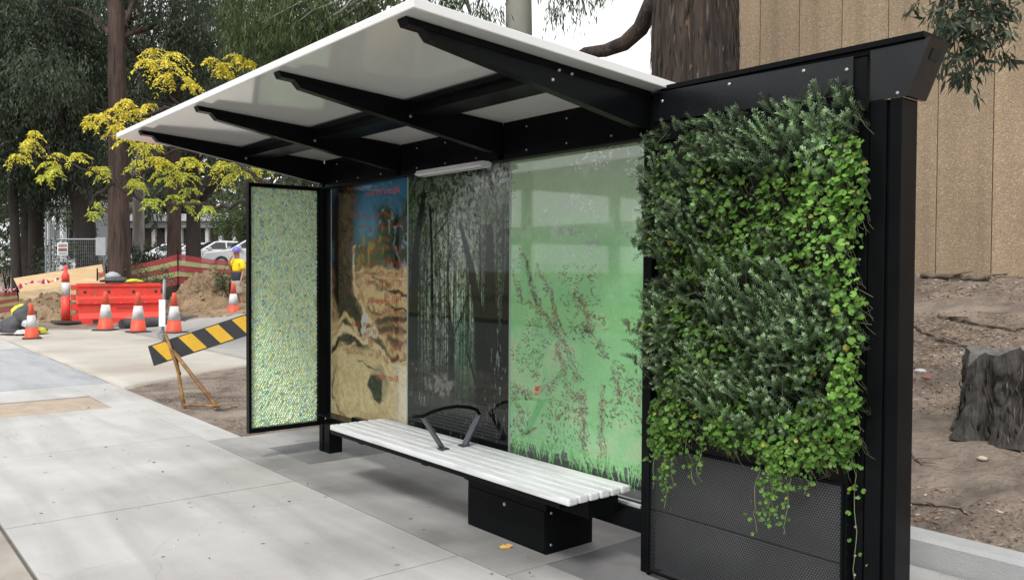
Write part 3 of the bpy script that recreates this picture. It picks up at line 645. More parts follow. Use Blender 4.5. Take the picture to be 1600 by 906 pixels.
# --- panel 2: misty forest path
P2 = Paint(280, 440, 1.62); n1 = fbm(P2.U*5, P2.V*5, 0, 5, 33); n2 = fbm(P2.U*46, P2.V*38, 0, 4, 38); n3 = fbm(P2.U*30, P2.V*4, 0, 4, 41)
P2.mix(np.ones_like(P2.S), (66, 84, 68)); glow = np.exp(-((P2.S-.5)/.30)**2-((P2.T-.38)/.30)**2); P2.mix(glow*.95, (178, 194, 176)); P2.mix(np.exp(-((P2.S-.85)/.16)**2-((P2.T-.06)/.09)**2)*.75, (196, 208, 204))
P2.mix(sst(.48, .58, n2)*.85*(1-.45*glow), (26, 36, 26)); P2.mix(sst(.62, .7, n2)*sst(.4, .6, n1)*.8, (126, 154, 84)); P2.mix(sst(.55, .68, n3)*.55*sst(.12, .4, P2.T), (28, 40, 34)); P2.mix(sst(.48, .6, n1)*.5*(1-sst(.2, .5, P2.T)), (60, 82, 44))
dark = sst(.62, .78, P2.T+.1*(n1-.5)); P2.mix(dark*.72, (30, 40, 34)); P2.mix(np.exp(-((P2.S-.57)/.09)**2-((P2.T-.58)/.13)**2)*.55, (92, 150, 110))
for k in range(90):
    x = rp.random(); t0 = rp.uniform(.12, .42); t1 = rp.uniform(.66, .82); w_ = rp.uniform(.004, .015); d = rp.uniform(-.03, .03)
    P2.stroke([(x+d, t0), (x+d*.4, (t0+t1)/2), (x, t1)], w_*.6, w_, rp.choice(((26, 38, 32), (38, 54, 46), (20, 28, 24))), rp.uniform(.6, .95))
for pts, w0, w1 in (([(.17, .08), (.08, .3), (.05, .6), (.06, .9)], .05, .12), ([(.24, .13), (.26, .3), (.275, .6), (.29, .80)], .022, .028), ([(.55, .2), (.66, .36), (.73, .52), (.77, .75), (.78, .95)], .03, .16), ([(.82, .22), (.83, .5), (.86, .75), (.84, 1.0)], .06, .26), ([(1.0, .3), (.95, .6), (.96, 1.0)], .05, .12), ([(.44, .48), (.47, .62), (.46, .78)], .03, .055), ([(.46, .62), (.58, .5), (.64, .42)], .016, .008), ([(.44, .5), (.42, .36), (.46, .26)], .014, .006), ([(.28, .24), (.38, .2), (.46, .17)], .014, .005), ([(.6, .62), (.68, .72), (.74, .78)], .012, .03)):
    P2.stroke(pts, w0, w1, (22, 28, 24), .95)
for k in range(900):
    x, y = rp.random(), rp.uniform(.0, .62); P2.stroke([(x, y), (x+rp.uniform(-.03, .03), y+rp.uniform(.0, .03))], .010, .004, (22, 30, 22), .8)
pth = np.clip(1-np.hypot((P2.S-.36-.25*(P2.T-.76))/.17, (P2.T-.775)/.05), 0, 1); P2.mix(np.clip(pth*3, 0, 1)*sst(.46, .60, n2)*.7, (140, 142, 138)); P2.mix(np.clip(pth*2, 0, 1)*.3, (100, 100, 98))
for k in range(26):
    x, y = (rp.uniform(.78, .97), rp.uniform(.55, .88)) if k < 16 else (rp.uniform(.05, .3), rp.uniform(.68, .84)); P2.stroke([(x, y), (x+rp.uniform(-.02, .02), y+rp.uniform(.02, .07))], .010, .004, (130, 142, 132), .7, mask=sst(.4, .6, n2))
P2.mix(sst(.84, .88, P2.T)*.85, (20, 22, 22)); P2.mix(sst(.66, .7, n2)*dark*.35, (96, 100, 96))
P2.warp(.006, 40, 211, .24)
g2 = P2.sheet('glass_panel', 1.242, 2.422, 0.060, 0.316, 2.236, sh, glm); edge_slab(g2, 1.242, 2.422, .316, 2.236); g2['label'] = 'glass panel printed with a dark misty forest path'
# --- panel 3: green print, clear glass showing through its gaps
P3 = Paint(380, 600, 1.69); n1 = fbm(P3.U*6, P3.V*6, 0, 5, 53); n2 = fbm(P3.U*70, P3.V*58, 0, 3, 58); n4 = fbm(P3.U*14, P3.V*10, 0, 4, 61)
P3.mix(np.ones_like(P3.S), (128, 190, 130), 0.97); P3.mix(sst(.40, .65, n1)*.6, (144, 204, 146)); P3.mix((1-sst(0, .45, P3.T))*.8, (164, 180, 154)); P3.mix(sst(.55, .75, n4)*(1-sst(.1, .5, P3.T))*.5, (190, 204, 188)); P3.mix(sst(.56, .72, n1)*sst(.3, .6, P3.T)*.4, (178, 190, 152))
for pts, w0, w1 in (([(.09, .30), (.17, .39), (.21, .47), (.29, .51), (.39, .55), (.47, .62), (.54, .68)], .03, .075), ([(.43, .69), (.57, .75), (.57, .83), (.57, .92)], .08, .07), ([(.57, .77), (.47, .77), (.37, .81)], .04, .02), ([(.21, .34), (.32, .43), (.36, .49), (.44, .56)], .045, .02), ([(.51, .41), (.59, .5), (.63, .55), (.69, .58)], .04, .07), ([(.68, .69), (.7, .74), (.69, .76), (.7, .93)], .05, .05), ([(.77, .63), (.81, .71)], .05, .05), ([(.92, .66), (.94, .72)], .14, .10), ([(-.02, .76), (.18, .745)], .12, .05), ([(.02, .38), (.1, .45), (.17, .47)], .014, .02), ([(.03, .85), (.12, .88), (.2, .86)], .05, .02), ([(.36, .58), (.43, .66), (.30, .72), (.24, .74)], .05, .07), ([(.05, .78), (.1, .84)], .03, .06)):
    q = np.array(pts); seg = np.r_[0, np.cumsum(np.hypot(np.diff(q[:, 0]), np.diff(q[:, 1])*1.69))]; Ltot = seg[-1]
    for k in range(int(520*Ltot*(.5+12*max(w0, w1)))):
        d = rp.random()*Ltot; x = np.interp(d, seg, q[:, 0]); y = np.interp(d, seg, q[:, 1]); d2 = min(Ltot, d+.01); ang = math.atan2((np.interp(d2, seg, q[:, 1])-y)*1.69, np.interp(d2, seg, q[:, 0])-x)+rp.gauss(0, .5)
        wl = (w0*(1-d/Ltot)+w1*d/Ltot); x += rp.gauss(0, .26)*wl; y += rp.gauss(0, .26)*wl/1.69; L = rp.uniform(.005, .018)
        P3.stroke([(x, y), (x+L*math.cos(ang), y+L*math.sin(ang)/1.69)], rp.uniform(.003, .009), .002, rp.choice(((128, 112, 94), (104, 86, 74), (78, 64, 54), (146, 136, 118), (58, 50, 44), (96, 84, 70))), rp.uniform(.5, .95), al=.9, soft=.8)
for k in range(3600):
    x, y = rp.random(), rp.random()**.9
    den = vnoise(x*5, y*8, 2, 77)*.6+vnoise(x*14, y*22, 2, 79)*.4
    if den < .53+.04*(y < .3)*(x > .35): continue
    a = rp.uniform(-.9, .9)+(1.57 if y > .78 else 0); L = rp.uniform(.006, .024)
    P3.stroke([(x, y), (x+L*math.cos(a), y+L*math.sin(a)/1.69)], rp.uniform(.005, .010), .003, rp.choice(((62, 56, 48), (46, 56, 42), (92, 80, 64))), rp.uniform(.5, .9), al=.7)
for cx, cy, rx, ry in ((.44, .16, .09, .02), (.5, .235, .16, .018), (.62, .28, .06, .018), (.88, .26, .08, .016), (.58, .54, .05, .02), (.87, .51, .06, .03), (.64, .49, .06, .012)):
    P3.mix(np.clip(1.4*(1-np.hypot((P3.S-cx)/rx, (P3.T-cy)/ry)), 0, 1)*sst(.48, .56, n2), (50, 52, 42), .8)
P3.mix(((abs(P3.S-.215) < .017) & (abs(P3.T-.722) < .011)).astype(float), (196, 52, 52)); P3.mix(((abs(P3.S-.22) < .014) & (abs(P3.T-.748) < .007)).astype(float)*.8, (186, 80, 66))
edge = P3.T-(.885+.045*fbm(P3.U*5, 0*P3.V, 0, 3, 91)+.0); P3.mix(sst(0, .008, edge), (26, 34, 30), .25)      # lower fringe, clear below
for k in range(150):
    x = rp.random(); y0 = .885+.03*rp.random(); L = rp.uniform(.02, .06); d = rp.uniform(-.02, .02)
    P3.stroke([(x, y0), (x+d, y0+L*.5), (x+d*2.2, y0+L)], .011, .004, rp.choice(((128, 194, 122), (140, 204, 134), (104, 168, 100))), 1, al=.97)
P3.warp(.022, 18, 221, .05)
g3 = P3.sheet('glass_panel', 2.432, 3.585, 0.060, 0.316, 2.236, sh, glm3); edge_slab(g3, 2.432, 3.585, .316, 2.236); g3['label'] = 'glass panel printed bright green with clear tree shapes'

# --- side panel: frame filled with glass beads
sp_ = empty('side_panel', (0, 0, 0)); sp_.parent = sh
X0, X1, Y0, Y1, Z0, Z1 = -0.075, -0.020, -0.640, -0.012, 0.225, 2.238
MB().box((X0, Y0, Z0), (X1, Y0+.022, Z1)).box((X0, Y1-.022, Z0), (X1, Y1, Z1)).box((X0, Y0+.022, Z0), (X1, Y1-.022, Z0+.035)).box((X0, Y0+.022, Z1-.03), (X1, Y1-.022, Z1)).build('panel_frame', black, sp_)
ys = np.arange(Y0+.036, Y1-.03, .0205); zs = np.arange(Z0+.05, Z1-.038, .0178); cen = []
for j, z in enumerate(zs):
    for y in ys: cen.append((-.047+rng.uniform(-.004, .004), y+(.01025 if j % 2 else 0)+rng.uniform(-.002, .002), z+rng.uniform(-.002, .002)))
cen = np.array(cen); cen = cen[cen[:, 1] < Y1-.026]
bv_, bf_ = ball(6, 4); bf_ = np.array(bf_); nb = len(bv_)
V = (cen[:, None, :]+bv_[None]*np.array([.38, 1, 1])*rng.uniform(.0105, .0128, (len(cen), 1, 1))).reshape(-1, 3); Q = (bf_[None]+nb*np.arange(len(cen))[:, None, None]).reshape(-1, 4)
pal = np.array([(.72, .93, .64), (.80, .96, .68), (.64, .92, .66), (.86, .94, .50), (.42, .64, .78), (.84, .98, .78), (.38, .62, .40), (.82, .82, .46)])
wgt = [.27, .25, .15, .12, .03, .10, .04, .04]; cc = pal[rng.choice(8, len(cen), p=wgt)]*rng.uniform(.8, 1.12, (len(cen), 1))
bead = leafmat('glass_beads', rough=.3, trans=.06, spec=.25)
backm = leafmat('brightener_pale', rough=.5, trans=.05)
bk = part('gap_brightener', backm, sp_, (-.058, Y0+.023, Z0+.036), (-.050, Y1-.023, Z1-.031))  # pale sheet added to brighten the gaps between the beads
ca = bk.data.color_attributes.new('Col', 'FLOAT_COLOR', 'POINT'); ca.data.foreach_set('color', [.72, .95, .68, 1]*len(bk.data.vertices))
tag(fastmesh('glass_beads', V, Q, bead, sp_, np.repeat(cc, nb, 0), smooth=True), kind='stuff')

# --- planted end panel: header, wedge, felt back, perforated skirt
hd = MB().prism([(3.66, 2.30), (4.722, 2.27), (4.722, 2.425), (3.66, 2.445)], 1, -0.022, -0.014).build('header_plate', blackgl, sh)
for x, z in ((3.72, 2.395), (4.12, 2.412), (4.50, 2.405), (4.695, 2.375)): bolt((x, -0.022, z), -2, hd, .008)
part('header_beam', blacksat, sh, (3.60, -0.010, 2.20), (4.775, 0.13, 2.415))
cap = MB().prism([(3.70, 2.452), (5.000, 2.448), (5.000, 2.470), (3.70, 2.474)], 1, -0.012, 0.15).build('top_cap', black, sh)
MB().prism([(4.732, 2.427), (4.995, 2.425), (4.995, 2.446), (3.70, 2.450), (3.70, 2.43)], 1, 0.004, 0.148).build('cap_web', blacksat, cap)
wd = MB().prism([(4.781, 2.237), (4.915, 2.237), (5.000, 2.440), (4.781, 2.440)], 1, 0.002, 0.010).build('wedge_plate', blackgl, sh); bolt((4.895, .002, 2.252), -2, wd, .007)
MB().prism([(4.917, 2.235), (4.935, 2.235), (5.022, 2.446), (5.003, 2.446)], 1, -0.002, 0.16).build('wedge_side', blackgl, sh)
MB().prism([(4.9815, 2.372), (4.997, 2.372), (5.013, 2.412), (4.9975, 2.412)], 1, .05, .115).build('wedge_slot', felt, sh)
part('planter_back', felt, sh, (3.66, 0.02, 0.66), (4.725, 0.10, 2.24))
part('planter_frame', black, sh, (3.648, -0.03, 0.0), (3.664, 0.10, 2.30)); part('planter_frame', black, sh, (4.716, -0.03, 0.0), (4.728, 0.10, 2.30))
for z in (1.85, 1.6, 1.2, .95, .62, .5, .38, .3): bolt((4.745, 0.01, z), -2, p5, .006)
def perfmat():
    mt = bpy.data.materials.new('perforated_sheet'); mt.use_nodes = True; n = mt.node_tree.nodes; l = mt.node_tree.links; b = n['Principled BSDF']; o = n['Material Output']
    b.inputs['Base Color'].default_value = (.018, .019, .021, 1); b.inputs['Roughness'].default_value = .32
    tc = n.new('ShaderNodeTexCoord'); s = n.new('ShaderNodeSeparateXYZ'); l.new(tc.outputs['Object'], s.inputs[0])
    def M_(op, a, b_=None, c=None):
        k = n.new('ShaderNodeMath'); k.operation = op
        for i, q in enumerate((a, b_, c)):
            if q is None: continue
            if isinstance(q, (int, float)): k.inputs[i].default_value = q
            else: l.new(q, k.inputs[i])
        return k.outputs[0]
    P = 0.0125
    def lattice(ox, oz):
        u = M_('SUBTRACT', M_('FRACT', M_('ADD', M_('DIVIDE', s.outputs[0], P), ox)), .5); v = M_('SUBTRACT', M_('FRACT', M_('ADD', M_('DIVIDE', s.outputs[2], P*1.732), oz)), .5)
        return M_('ADD', M_('MULTIPLY', u, u), M_('MULTIPLY', M_('MULTIPLY', v, v), 3.0))
    d = M_('MINIMUM', lattice(0, 0), lattice(.5, .5)); hole = M_('LESS_THAN', d, .10)
    t = n.new('ShaderNodeBsdfTransparent'); mx = n.new('ShaderNodeMixShader'); l.new(hole, mx.inputs[0]); l.new(b.outputs[0], mx.inputs[1]); l.new(t.outputs[0], mx.inputs[2]); l.new(mx.outputs[0], o.inputs[0]); return mt
pf = perfmat()
def perf_sheet(name, x0, x1, z0, z1, bulge):
    nu, nv = 40, 24; u, v = np.meshgrid(np.linspace(0, 1, nu), np.linspace(0, 1, nv), indexing='ij')
    y = -0.034-bulge*np.sin(u*math.pi)**.6*np.sin(v*math.pi)**.6
    return fastmesh(name, np.stack([x0+u*(x1-x0), y, z0+v*(z1-z0)], -1).reshape(-1, 3), grid_faces(nu, nv), pf, sh, smooth=True)
perf_sheet('perforated_panel', 3.674, 4.708, 0.345, 0.668, .006); perf_sheet('perforated_panel', 3.674, 4.708, 0.03, 0.338, .006)
MB().box((3.664, -.045, .668), (4.716, -.026, .680)).box((4.708, -.045, .02), (4.717, -.026, .668)).box((3.664, -.045, .02), (3.674, -.026, .668)).box((3.674, -.045, .02), (4.708, -.026, .03)).build('skirt_frame', black, sh)
part('skirt_rib', blackgl, sh, (3.676, -.032, .339), (4.706, -.022, .344))
shm = mat('reflector_sheet', (.30, .31, .32), (.22, .23, .24), 3, .38, metal=.7)      # sheet added behind the skirt, wavy to give soft bright gradients
u, v = np.meshgrid(np.linspace(0, 1, 60), np.linspace(0, 1, 40), indexing='ij'); yy = .012+.055*(fbm(u*3.2, v*2.2, 0, 2, 15)-.5)*np.sin(math.pi*u)**.5
fastmesh('skirt_reflector', np.stack([3.67+u*1.04, yy, .03+v*.63], -1).reshape(-1, 3), grid_faces(60, 40), shm, sh, smooth=True)

# ================================================================== bench
be = empty('slatted_bench', (0.98, -0.22, 0)); tag(be, 'long white slatted bench seat along the printed glass', 'bench'); O = np.array((0.98, -0.22, 0))
def bpart(name, mt, a, b, bev=0.0, par=None): return part(name, mt, par or be, np.array(a)-O, np.array(b)-O, bev)
for k in range(6):
    y = -0.445+k*0.0765
    s_ = bpart('slat', slatm, (0.985+rng.uniform(-.003, .003), y, 0.386), (3.505+rng.uniform(-.003, .003), y+.066, 0.424), .010)
for x in (1.35, 2.15, 2.6, 3.15): bpart('support_arm', blacksat, (x-.03, -0.40, 0.335), (x+.03, 0.003, 0.384), .004)
bpart('support_rail', black, (0.96, -0.425, 0.352), (3.42, -0.375, 0.383), .003); bpart('support_rail', black, (0.60, -0.06, 0.352), (3.42, -0.012, 0.383), .003)
bpart('end_bracket', black, (0.10, -0.12, 0.345), (0.98, 0.003, 0.352))
bpart('pedestal', blacksat, (3.08, -0.22, 0.265), (3.42, 0.0, 0.352))
ar = MB()
def flat(p0, p1, w, t):     # flat bar in the Y-Z plane at x = 2.18
    p0 = np.array(p0); p1 = np.array(p1); d = unit(p1-p0); nrm = np.array([-d[1], d[0]])*t/2
    poly = [p0+nrm, p1+nrm, p1-nrm, p0-nrm]; return [(q[0], q[1]) for q in poly]
arm = empty('armrest', (0, 0, 0)); arm.parent = be
for a, b in (((-.275, .424), (-.425, .640)), ((-.112, .424), (.012, .612))):
    mb = MB().prism(flat(a, b, 0, .014), 0, 2.155, 2.205).box((2.150, a[0]-.028, .4245), (2.210, a[0]+.028, .4325)); mb.v = [np.vstack(mb.v)-O]; mb.build('arm_leg', armm, arm)
pts = [(2.18, -.50, .655), (2.18, -.43, .648), (2.18, -.36, .668), (2.18, -.27, .682), (2.18, -.17, .684), (2.18, -.07, .668), (2.18, -.01, .645), (2.18, .012, .612)]
mb = MB().tube(np.array(pts)-O, .011, 8); mb.build('arm_rail', black, arm, smooth=True)

# ================================================================== locker under the bench
lk = empty('battery_locker', (2.76, -0.07, 0)); tag(lk, 'low black steel locker box with a keyhole standing under the bench', 'locker'); O2 = np.array((2.76, -.07, 0))
def lpart(name, mt, a, b, bev=0.0): return part(name, mt, lk, np.array(a)-O2, np.array(b)-O2, bev)
body = lpart('locker_body', black, (2.405, -0.245, 0.0), (3.118, 0.11, 0.272), .003)
lpart('door', black, (2.412, -0.2515, 0.012), (3.112, -0.2455, 0.236), .002); lpart('lid', black, (2.398, -0.256, 0.272), (3.125, 0.112, 0.290), .003)
mb = MB().tube([(2.77, -.2515, .205), (2.77, -.258, .205)], .011, 12); mb.v = [np.vstack(mb.v)-O2]; mb.build('lock', steel, lk)
for y, z in ((-.21, .225), (-.21, .05)): o = bolt(np.array((3.118, y, z))-O2, 1, lk, .008)
# ================================================================== PLANTS OF THE GREEN PANEL
def frames(D, roll):
    D = unit(D); ref = np.where(abs(D[:, 2:3]) < .9, np.array([[0, 0, 1.0]]), np.array([[1.0, 0, 0]])); A = unit(np.cross(D, ref)); B = np.cross(D, A)
    c, s = np.cos(roll)[:, None], np.sin(roll)[:, None]; return A*c+B*s, -A*s+B*c, D
def make_sprig(seed, nwh=12, nl=.025, wl=.0042):
    r = np.random.default_rng(seed); V = []; K = []
    bend = r.normal(size=2)*.12
    for w in range(nwh):
        t = (w+1)/nwh; base = np.array([bend[0]*t*t, bend[1]*t*t, t])
        for q in range(4):
            a = q*math.pi/2+w*.8+r.uniform(-.3, .3); up = .55+.5*t; d = np.array([math.cos(a), math.sin(a), up]); d /= np.linalg.norm(d)
            s = np.cross(d, [0, 0, 1]); s /= np.linalg.norm(s); L = nl*r.uniform(.7, 1.15)*(1-.35*t)
            V.append((base, d, s, L, wl*r.uniform(.8, 1.3))); K.append(t)
    return V, np.array(K)
SPR = [make_sprig(s) for s in range(5)]
def rosemary(name, label, regions, n, seed, group='grey-leaved herb bushes in the green panel'):
    """regions: (x, z, rx, rz, depth)"""
    r = np.random.default_rng(seed); Vs, Qs, Cs, o = [], [], [], 0; st = MB()
    root = empty(name, (regions[0][0], 0.0, regions[0][1])); tag(root, label, 'plant', group); ro = np.array(root.location)
    for k in range(n):
        x, z, rx, rz, dep = regions[r.integers(len(regions))]
        a = r.uniform(0, 2*math.pi); q = math.sqrt(r.random()); px = x+rx*q*math.cos(a); pz = z+rz*q*math.sin(a)
        px = np.clip(px, 3.655, 4.82); pz = np.clip(pz, .70, 2.36)
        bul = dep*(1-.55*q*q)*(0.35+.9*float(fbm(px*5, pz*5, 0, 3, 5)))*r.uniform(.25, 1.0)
        if float(vnoise(px*7.5, pz*7.5, 1.0, 27)) < .24 and r.random() < .8: continue
        L = r.uniform(.07, .15)*(1.5 if r.random() < .12 else 1); bul *= 1.35 if r.random() < .12 else 1; tip = np.array([px, -.03-bul, pz])
        cl_ = float(vnoise(px*6, pz*6, 4.0, 31))-.5; d = unit(np.array([r.normal()*.35+(px-x)/rx*.25+.8*cl_, -0.55-.5*r.random(), .5+r.normal()*.4+1.0*(float(vnoise(px*5, pz*5, 8.0, 37))-.5)]))
        base = tip-d*L; base[1] = min(base[1], .0)
        sp, K = SPR[r.integers(5)]; A, B, D = [w[0] for w in frames(d[None], np.array([r.uniform(0, 6.28)]))]
        R3 = np.stack([A, B, D], 1); tone = r.uniform(.32, 1.3)*(0.18+.92*min(1, bul/.16))*(.80+.25*(px-3.65))  # tone painted darker deep in the bush and leftwards, as shade
        hue = r.random()
        for (b_, dd, ss, ll, ww), t in zip(sp, K):
            pb = tip-D*L*(1-b_[2])+A*b_[0]*L+B*b_[1]*L; dv = R3@dd; sv = R3@ss
            Vs.append(np.stack([pb-sv*ww*.4, pb+dv*ll*.55-sv*ww*.6, pb+dv*ll, pb+dv*ll*.55+sv*ww*.6])); Qs.append(np.arange(4)+o); o += 4
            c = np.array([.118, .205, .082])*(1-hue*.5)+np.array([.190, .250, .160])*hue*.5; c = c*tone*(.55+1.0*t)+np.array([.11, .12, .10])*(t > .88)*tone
            Cs.append(np.repeat(c[None], 4, 0))
        if k % 4 == 0: st.tube([base-ro, (base+tip)/2+np.array([0, -.006, -.008])-ro, tip-ro], [.0022, .0018, .001], 4, cap=False)
    tag(fastmesh('sprigs', np.vstack(Vs)-ro, np.vstack(Qs), leafm, root, np.vstack(Cs)), kind='stuff'); tag(st.build('stems', stemm, root), kind='stuff')
stemm = mat('herb_stem', (.08, .085, .05), (.13, .13, .08), 30, .8)
def disc(seed):
    r = np.random.default_rng(seed); V = [(0, 0, -.10)]
    for j in range(9):
        a = .35+(2*math.pi-.7)*j/8; rad = 1*(1+.07*r.normal()); V.append((rad*math.cos(a), rad*math.sin(a), .10*math.sin(3*a)+.08))
    return np.array(V), [(0, j, j+1) for j in range(1, 9)]
DISC = [disc(s) for s in range(6)]
def roundleaf(name, label, regions, n, seed, vines=(), bright=1.0, group='round-leaved trailing plants in the green panel'):
    r = np.random.default_rng(seed); Vs, Qs, Cs, o = [], [], [], 0; st = MB()
    root = empty(name, (regions[0][0], 0.0, regions[0][1])); tag(root, label, 'plant', group); ro = np.array(root.location)
    def leaf(p, nrm, rad, c):
        nonlocal o
        V, F_ = DISC[r.integers(6)]; A, B, D = [w[0] for w in frames(nrm[None], np.array([r.uniform(0, 6.28)]))]
        Vs.append(p+rad*(V[:, :1]*A+V[:, 1:2]*B+V[:, 2:]*D)); Qs.append(np.array(F_)+o); o += len(V)
        cs = np.repeat(c[None], len(V), 0); cs[0] *= 1.25; Cs.append(cs)
    def color():
        u = r.random()
        if u < .012: return np.array([.38, .38, .06])*r.uniform(.7, 1.1)
        return (np.array([.085, .20, .035])*(1-u)+np.array([.17, .31, .06])*u)*r.uniform(.6, 1.2)*bright
    for k in range(int(n*1.35)):
        x, z, rx, rz, dep = regions[r.integers(len(regions))]
        a = r.uniform(0, 2*math.pi); q = math.sqrt(r.random()); px = x+rx*q*math.cos(a); pz = z+rz*q*math.sin(a)
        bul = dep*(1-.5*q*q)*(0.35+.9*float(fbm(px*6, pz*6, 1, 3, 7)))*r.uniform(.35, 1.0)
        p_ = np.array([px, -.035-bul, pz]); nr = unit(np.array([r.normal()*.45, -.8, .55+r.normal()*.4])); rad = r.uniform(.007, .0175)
        c = color()*(.5+.65*min(1, bul/.12)); leaf(p_, nr, rad, c)  # inner leaves coloured darker, shade put into the leaf colour
        if k % 3 == 0: st.tube([p_-ro, p_-ro+np.array([r.normal()*.01, .03, -.03-.02*r.random()]), p_-ro+np.array([r.normal()*.02, .05, -.07])], .0008, 3, cap=False)
    for (x, y, z0, z1, m_) in vines:
        t = np.linspace(0, 1, 14); X = x+np.cumsum(r.normal(size=14))*.006; Z = z0+(z1-z0)*t; Y = y+.012*np.sin(t*7+r.random()*6)
        pts = np.stack([X, Y, Z], 1); st.tube(pts-ro, .0016, 4, cap=False)
        for q in range(m_):
            w = r.random()**1.4; i = min(13, int(w*13)); pp = pts[i]+np.array([r.normal()*.022, -.008-.015*r.random(), r.normal()*.012])
            leaf(pp, unit(np.array([r.normal()*.5, -.9, .35+r.normal()*.4])), r.uniform(.008, .016)*(1-.35*w), color())
    tag(fastmesh('leaves', np.vstack(Vs)-ro, np.vstack(Qs), leafgloss, root, np.vstack(Cs), size=3), kind='stuff'); tag(st.build('stems', stemm2, root), kind='stuff')
stemm2 = mat('vine_stem', (.12, .16, .06), (.17, .18, .09), 30, .7)
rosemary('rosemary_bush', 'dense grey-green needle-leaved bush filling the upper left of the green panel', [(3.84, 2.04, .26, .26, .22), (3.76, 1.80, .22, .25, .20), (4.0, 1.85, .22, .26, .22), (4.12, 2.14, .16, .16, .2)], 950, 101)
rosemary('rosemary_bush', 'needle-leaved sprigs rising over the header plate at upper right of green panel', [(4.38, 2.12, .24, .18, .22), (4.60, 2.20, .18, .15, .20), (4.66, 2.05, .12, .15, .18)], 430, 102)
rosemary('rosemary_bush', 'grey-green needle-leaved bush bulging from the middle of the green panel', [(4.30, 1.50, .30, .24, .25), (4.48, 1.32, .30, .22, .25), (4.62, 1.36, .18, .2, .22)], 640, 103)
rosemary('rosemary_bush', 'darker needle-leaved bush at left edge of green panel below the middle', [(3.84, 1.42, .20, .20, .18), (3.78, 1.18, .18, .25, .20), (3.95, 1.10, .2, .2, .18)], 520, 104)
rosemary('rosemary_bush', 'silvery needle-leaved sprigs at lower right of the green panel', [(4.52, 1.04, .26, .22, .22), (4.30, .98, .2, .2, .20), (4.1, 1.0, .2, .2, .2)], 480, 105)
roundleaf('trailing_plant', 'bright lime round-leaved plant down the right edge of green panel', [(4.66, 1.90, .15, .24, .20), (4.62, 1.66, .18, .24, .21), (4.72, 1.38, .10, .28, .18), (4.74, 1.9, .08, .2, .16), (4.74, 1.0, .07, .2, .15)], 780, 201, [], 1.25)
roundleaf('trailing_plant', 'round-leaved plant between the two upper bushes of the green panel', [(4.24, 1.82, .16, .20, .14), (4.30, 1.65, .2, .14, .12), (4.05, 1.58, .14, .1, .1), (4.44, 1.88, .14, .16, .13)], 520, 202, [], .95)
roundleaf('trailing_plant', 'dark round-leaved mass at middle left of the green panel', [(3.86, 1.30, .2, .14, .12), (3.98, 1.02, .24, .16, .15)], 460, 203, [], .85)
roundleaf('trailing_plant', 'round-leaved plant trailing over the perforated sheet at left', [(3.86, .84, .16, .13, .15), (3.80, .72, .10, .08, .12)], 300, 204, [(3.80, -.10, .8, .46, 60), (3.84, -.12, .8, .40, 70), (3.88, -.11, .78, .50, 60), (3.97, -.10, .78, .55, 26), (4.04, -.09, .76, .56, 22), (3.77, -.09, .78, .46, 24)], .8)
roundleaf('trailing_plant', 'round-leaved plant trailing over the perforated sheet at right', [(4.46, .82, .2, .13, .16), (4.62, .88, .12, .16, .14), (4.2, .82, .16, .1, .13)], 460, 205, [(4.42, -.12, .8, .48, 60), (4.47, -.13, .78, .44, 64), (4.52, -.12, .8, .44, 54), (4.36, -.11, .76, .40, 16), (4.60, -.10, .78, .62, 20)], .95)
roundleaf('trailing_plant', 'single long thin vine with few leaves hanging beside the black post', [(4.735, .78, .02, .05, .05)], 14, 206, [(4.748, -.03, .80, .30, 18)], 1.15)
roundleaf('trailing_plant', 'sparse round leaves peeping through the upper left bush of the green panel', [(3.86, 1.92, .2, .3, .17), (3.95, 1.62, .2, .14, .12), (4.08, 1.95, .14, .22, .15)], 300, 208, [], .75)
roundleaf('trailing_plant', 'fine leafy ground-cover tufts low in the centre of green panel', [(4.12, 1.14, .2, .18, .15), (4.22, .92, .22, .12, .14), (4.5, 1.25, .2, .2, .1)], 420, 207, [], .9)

# ================================================================== TREES
def trunk_mesh(pts, rad, seg, rings, ridge, seed, flare=0.0, freq=9):
    """bark-ridged trunk as one surface"""
    pts = np.asarray(pts, float); k = len(pts); t = np.linspace(0, k-1, rings); P = np.stack([np.interp(t, range(k), pts[:, i]) for i in range(3)], 1); r = np.interp(t, range(k), rad)
    for it in range(3): P[1:-1] = (P[:-2]+2*P[1:-1]+P[2:])/4
    T = unit(np.gradient(P, axis=0)); th = np.arange(seg)*2*math.pi/seg
    a = unit(np.cross(T[0], [1.0, .2, .1])); A = []
    for i in range(rings): a = a-T[i]*(a@T[i]); a = a/np.linalg.norm(a); A.append(a)
    A = np.array(A); B = np.cross(T, A); s = np.cumsum(np.r_[0, np.linalg.norm(np.diff(P, axis=0), axis=1)])
    TH, S = np.meshgrid(th, s); cx, cy = np.cos(TH), np.sin(TH)
    nz = fbm(cx*freq, cy*freq, S*1.1+cx, 4, seed); rd = 1-abs(2*nz-1); big = fbm(cx*1.6, cy*1.6, S*.5, 3, seed+9)-.5
    rr = r[:, None]*(1+ridge*(rd-.6)+.14*big)*(1+flare*np.exp(-S/.35))
    V = P[:, None]+rr[..., None]*(cx[..., None]*A[:, None]+cy[..., None]*B[:, None])
    i, j = np.meshgrid(np.arange(rings-1), np.arange(seg), indexing='ij'); a_ = (i*seg+j).ravel(); b_ = (i*seg+(j+1) % seg).ravel()
    return V.reshape(-1, 3), np.stack([a_, b_, b_+seg, a_+seg], 1)
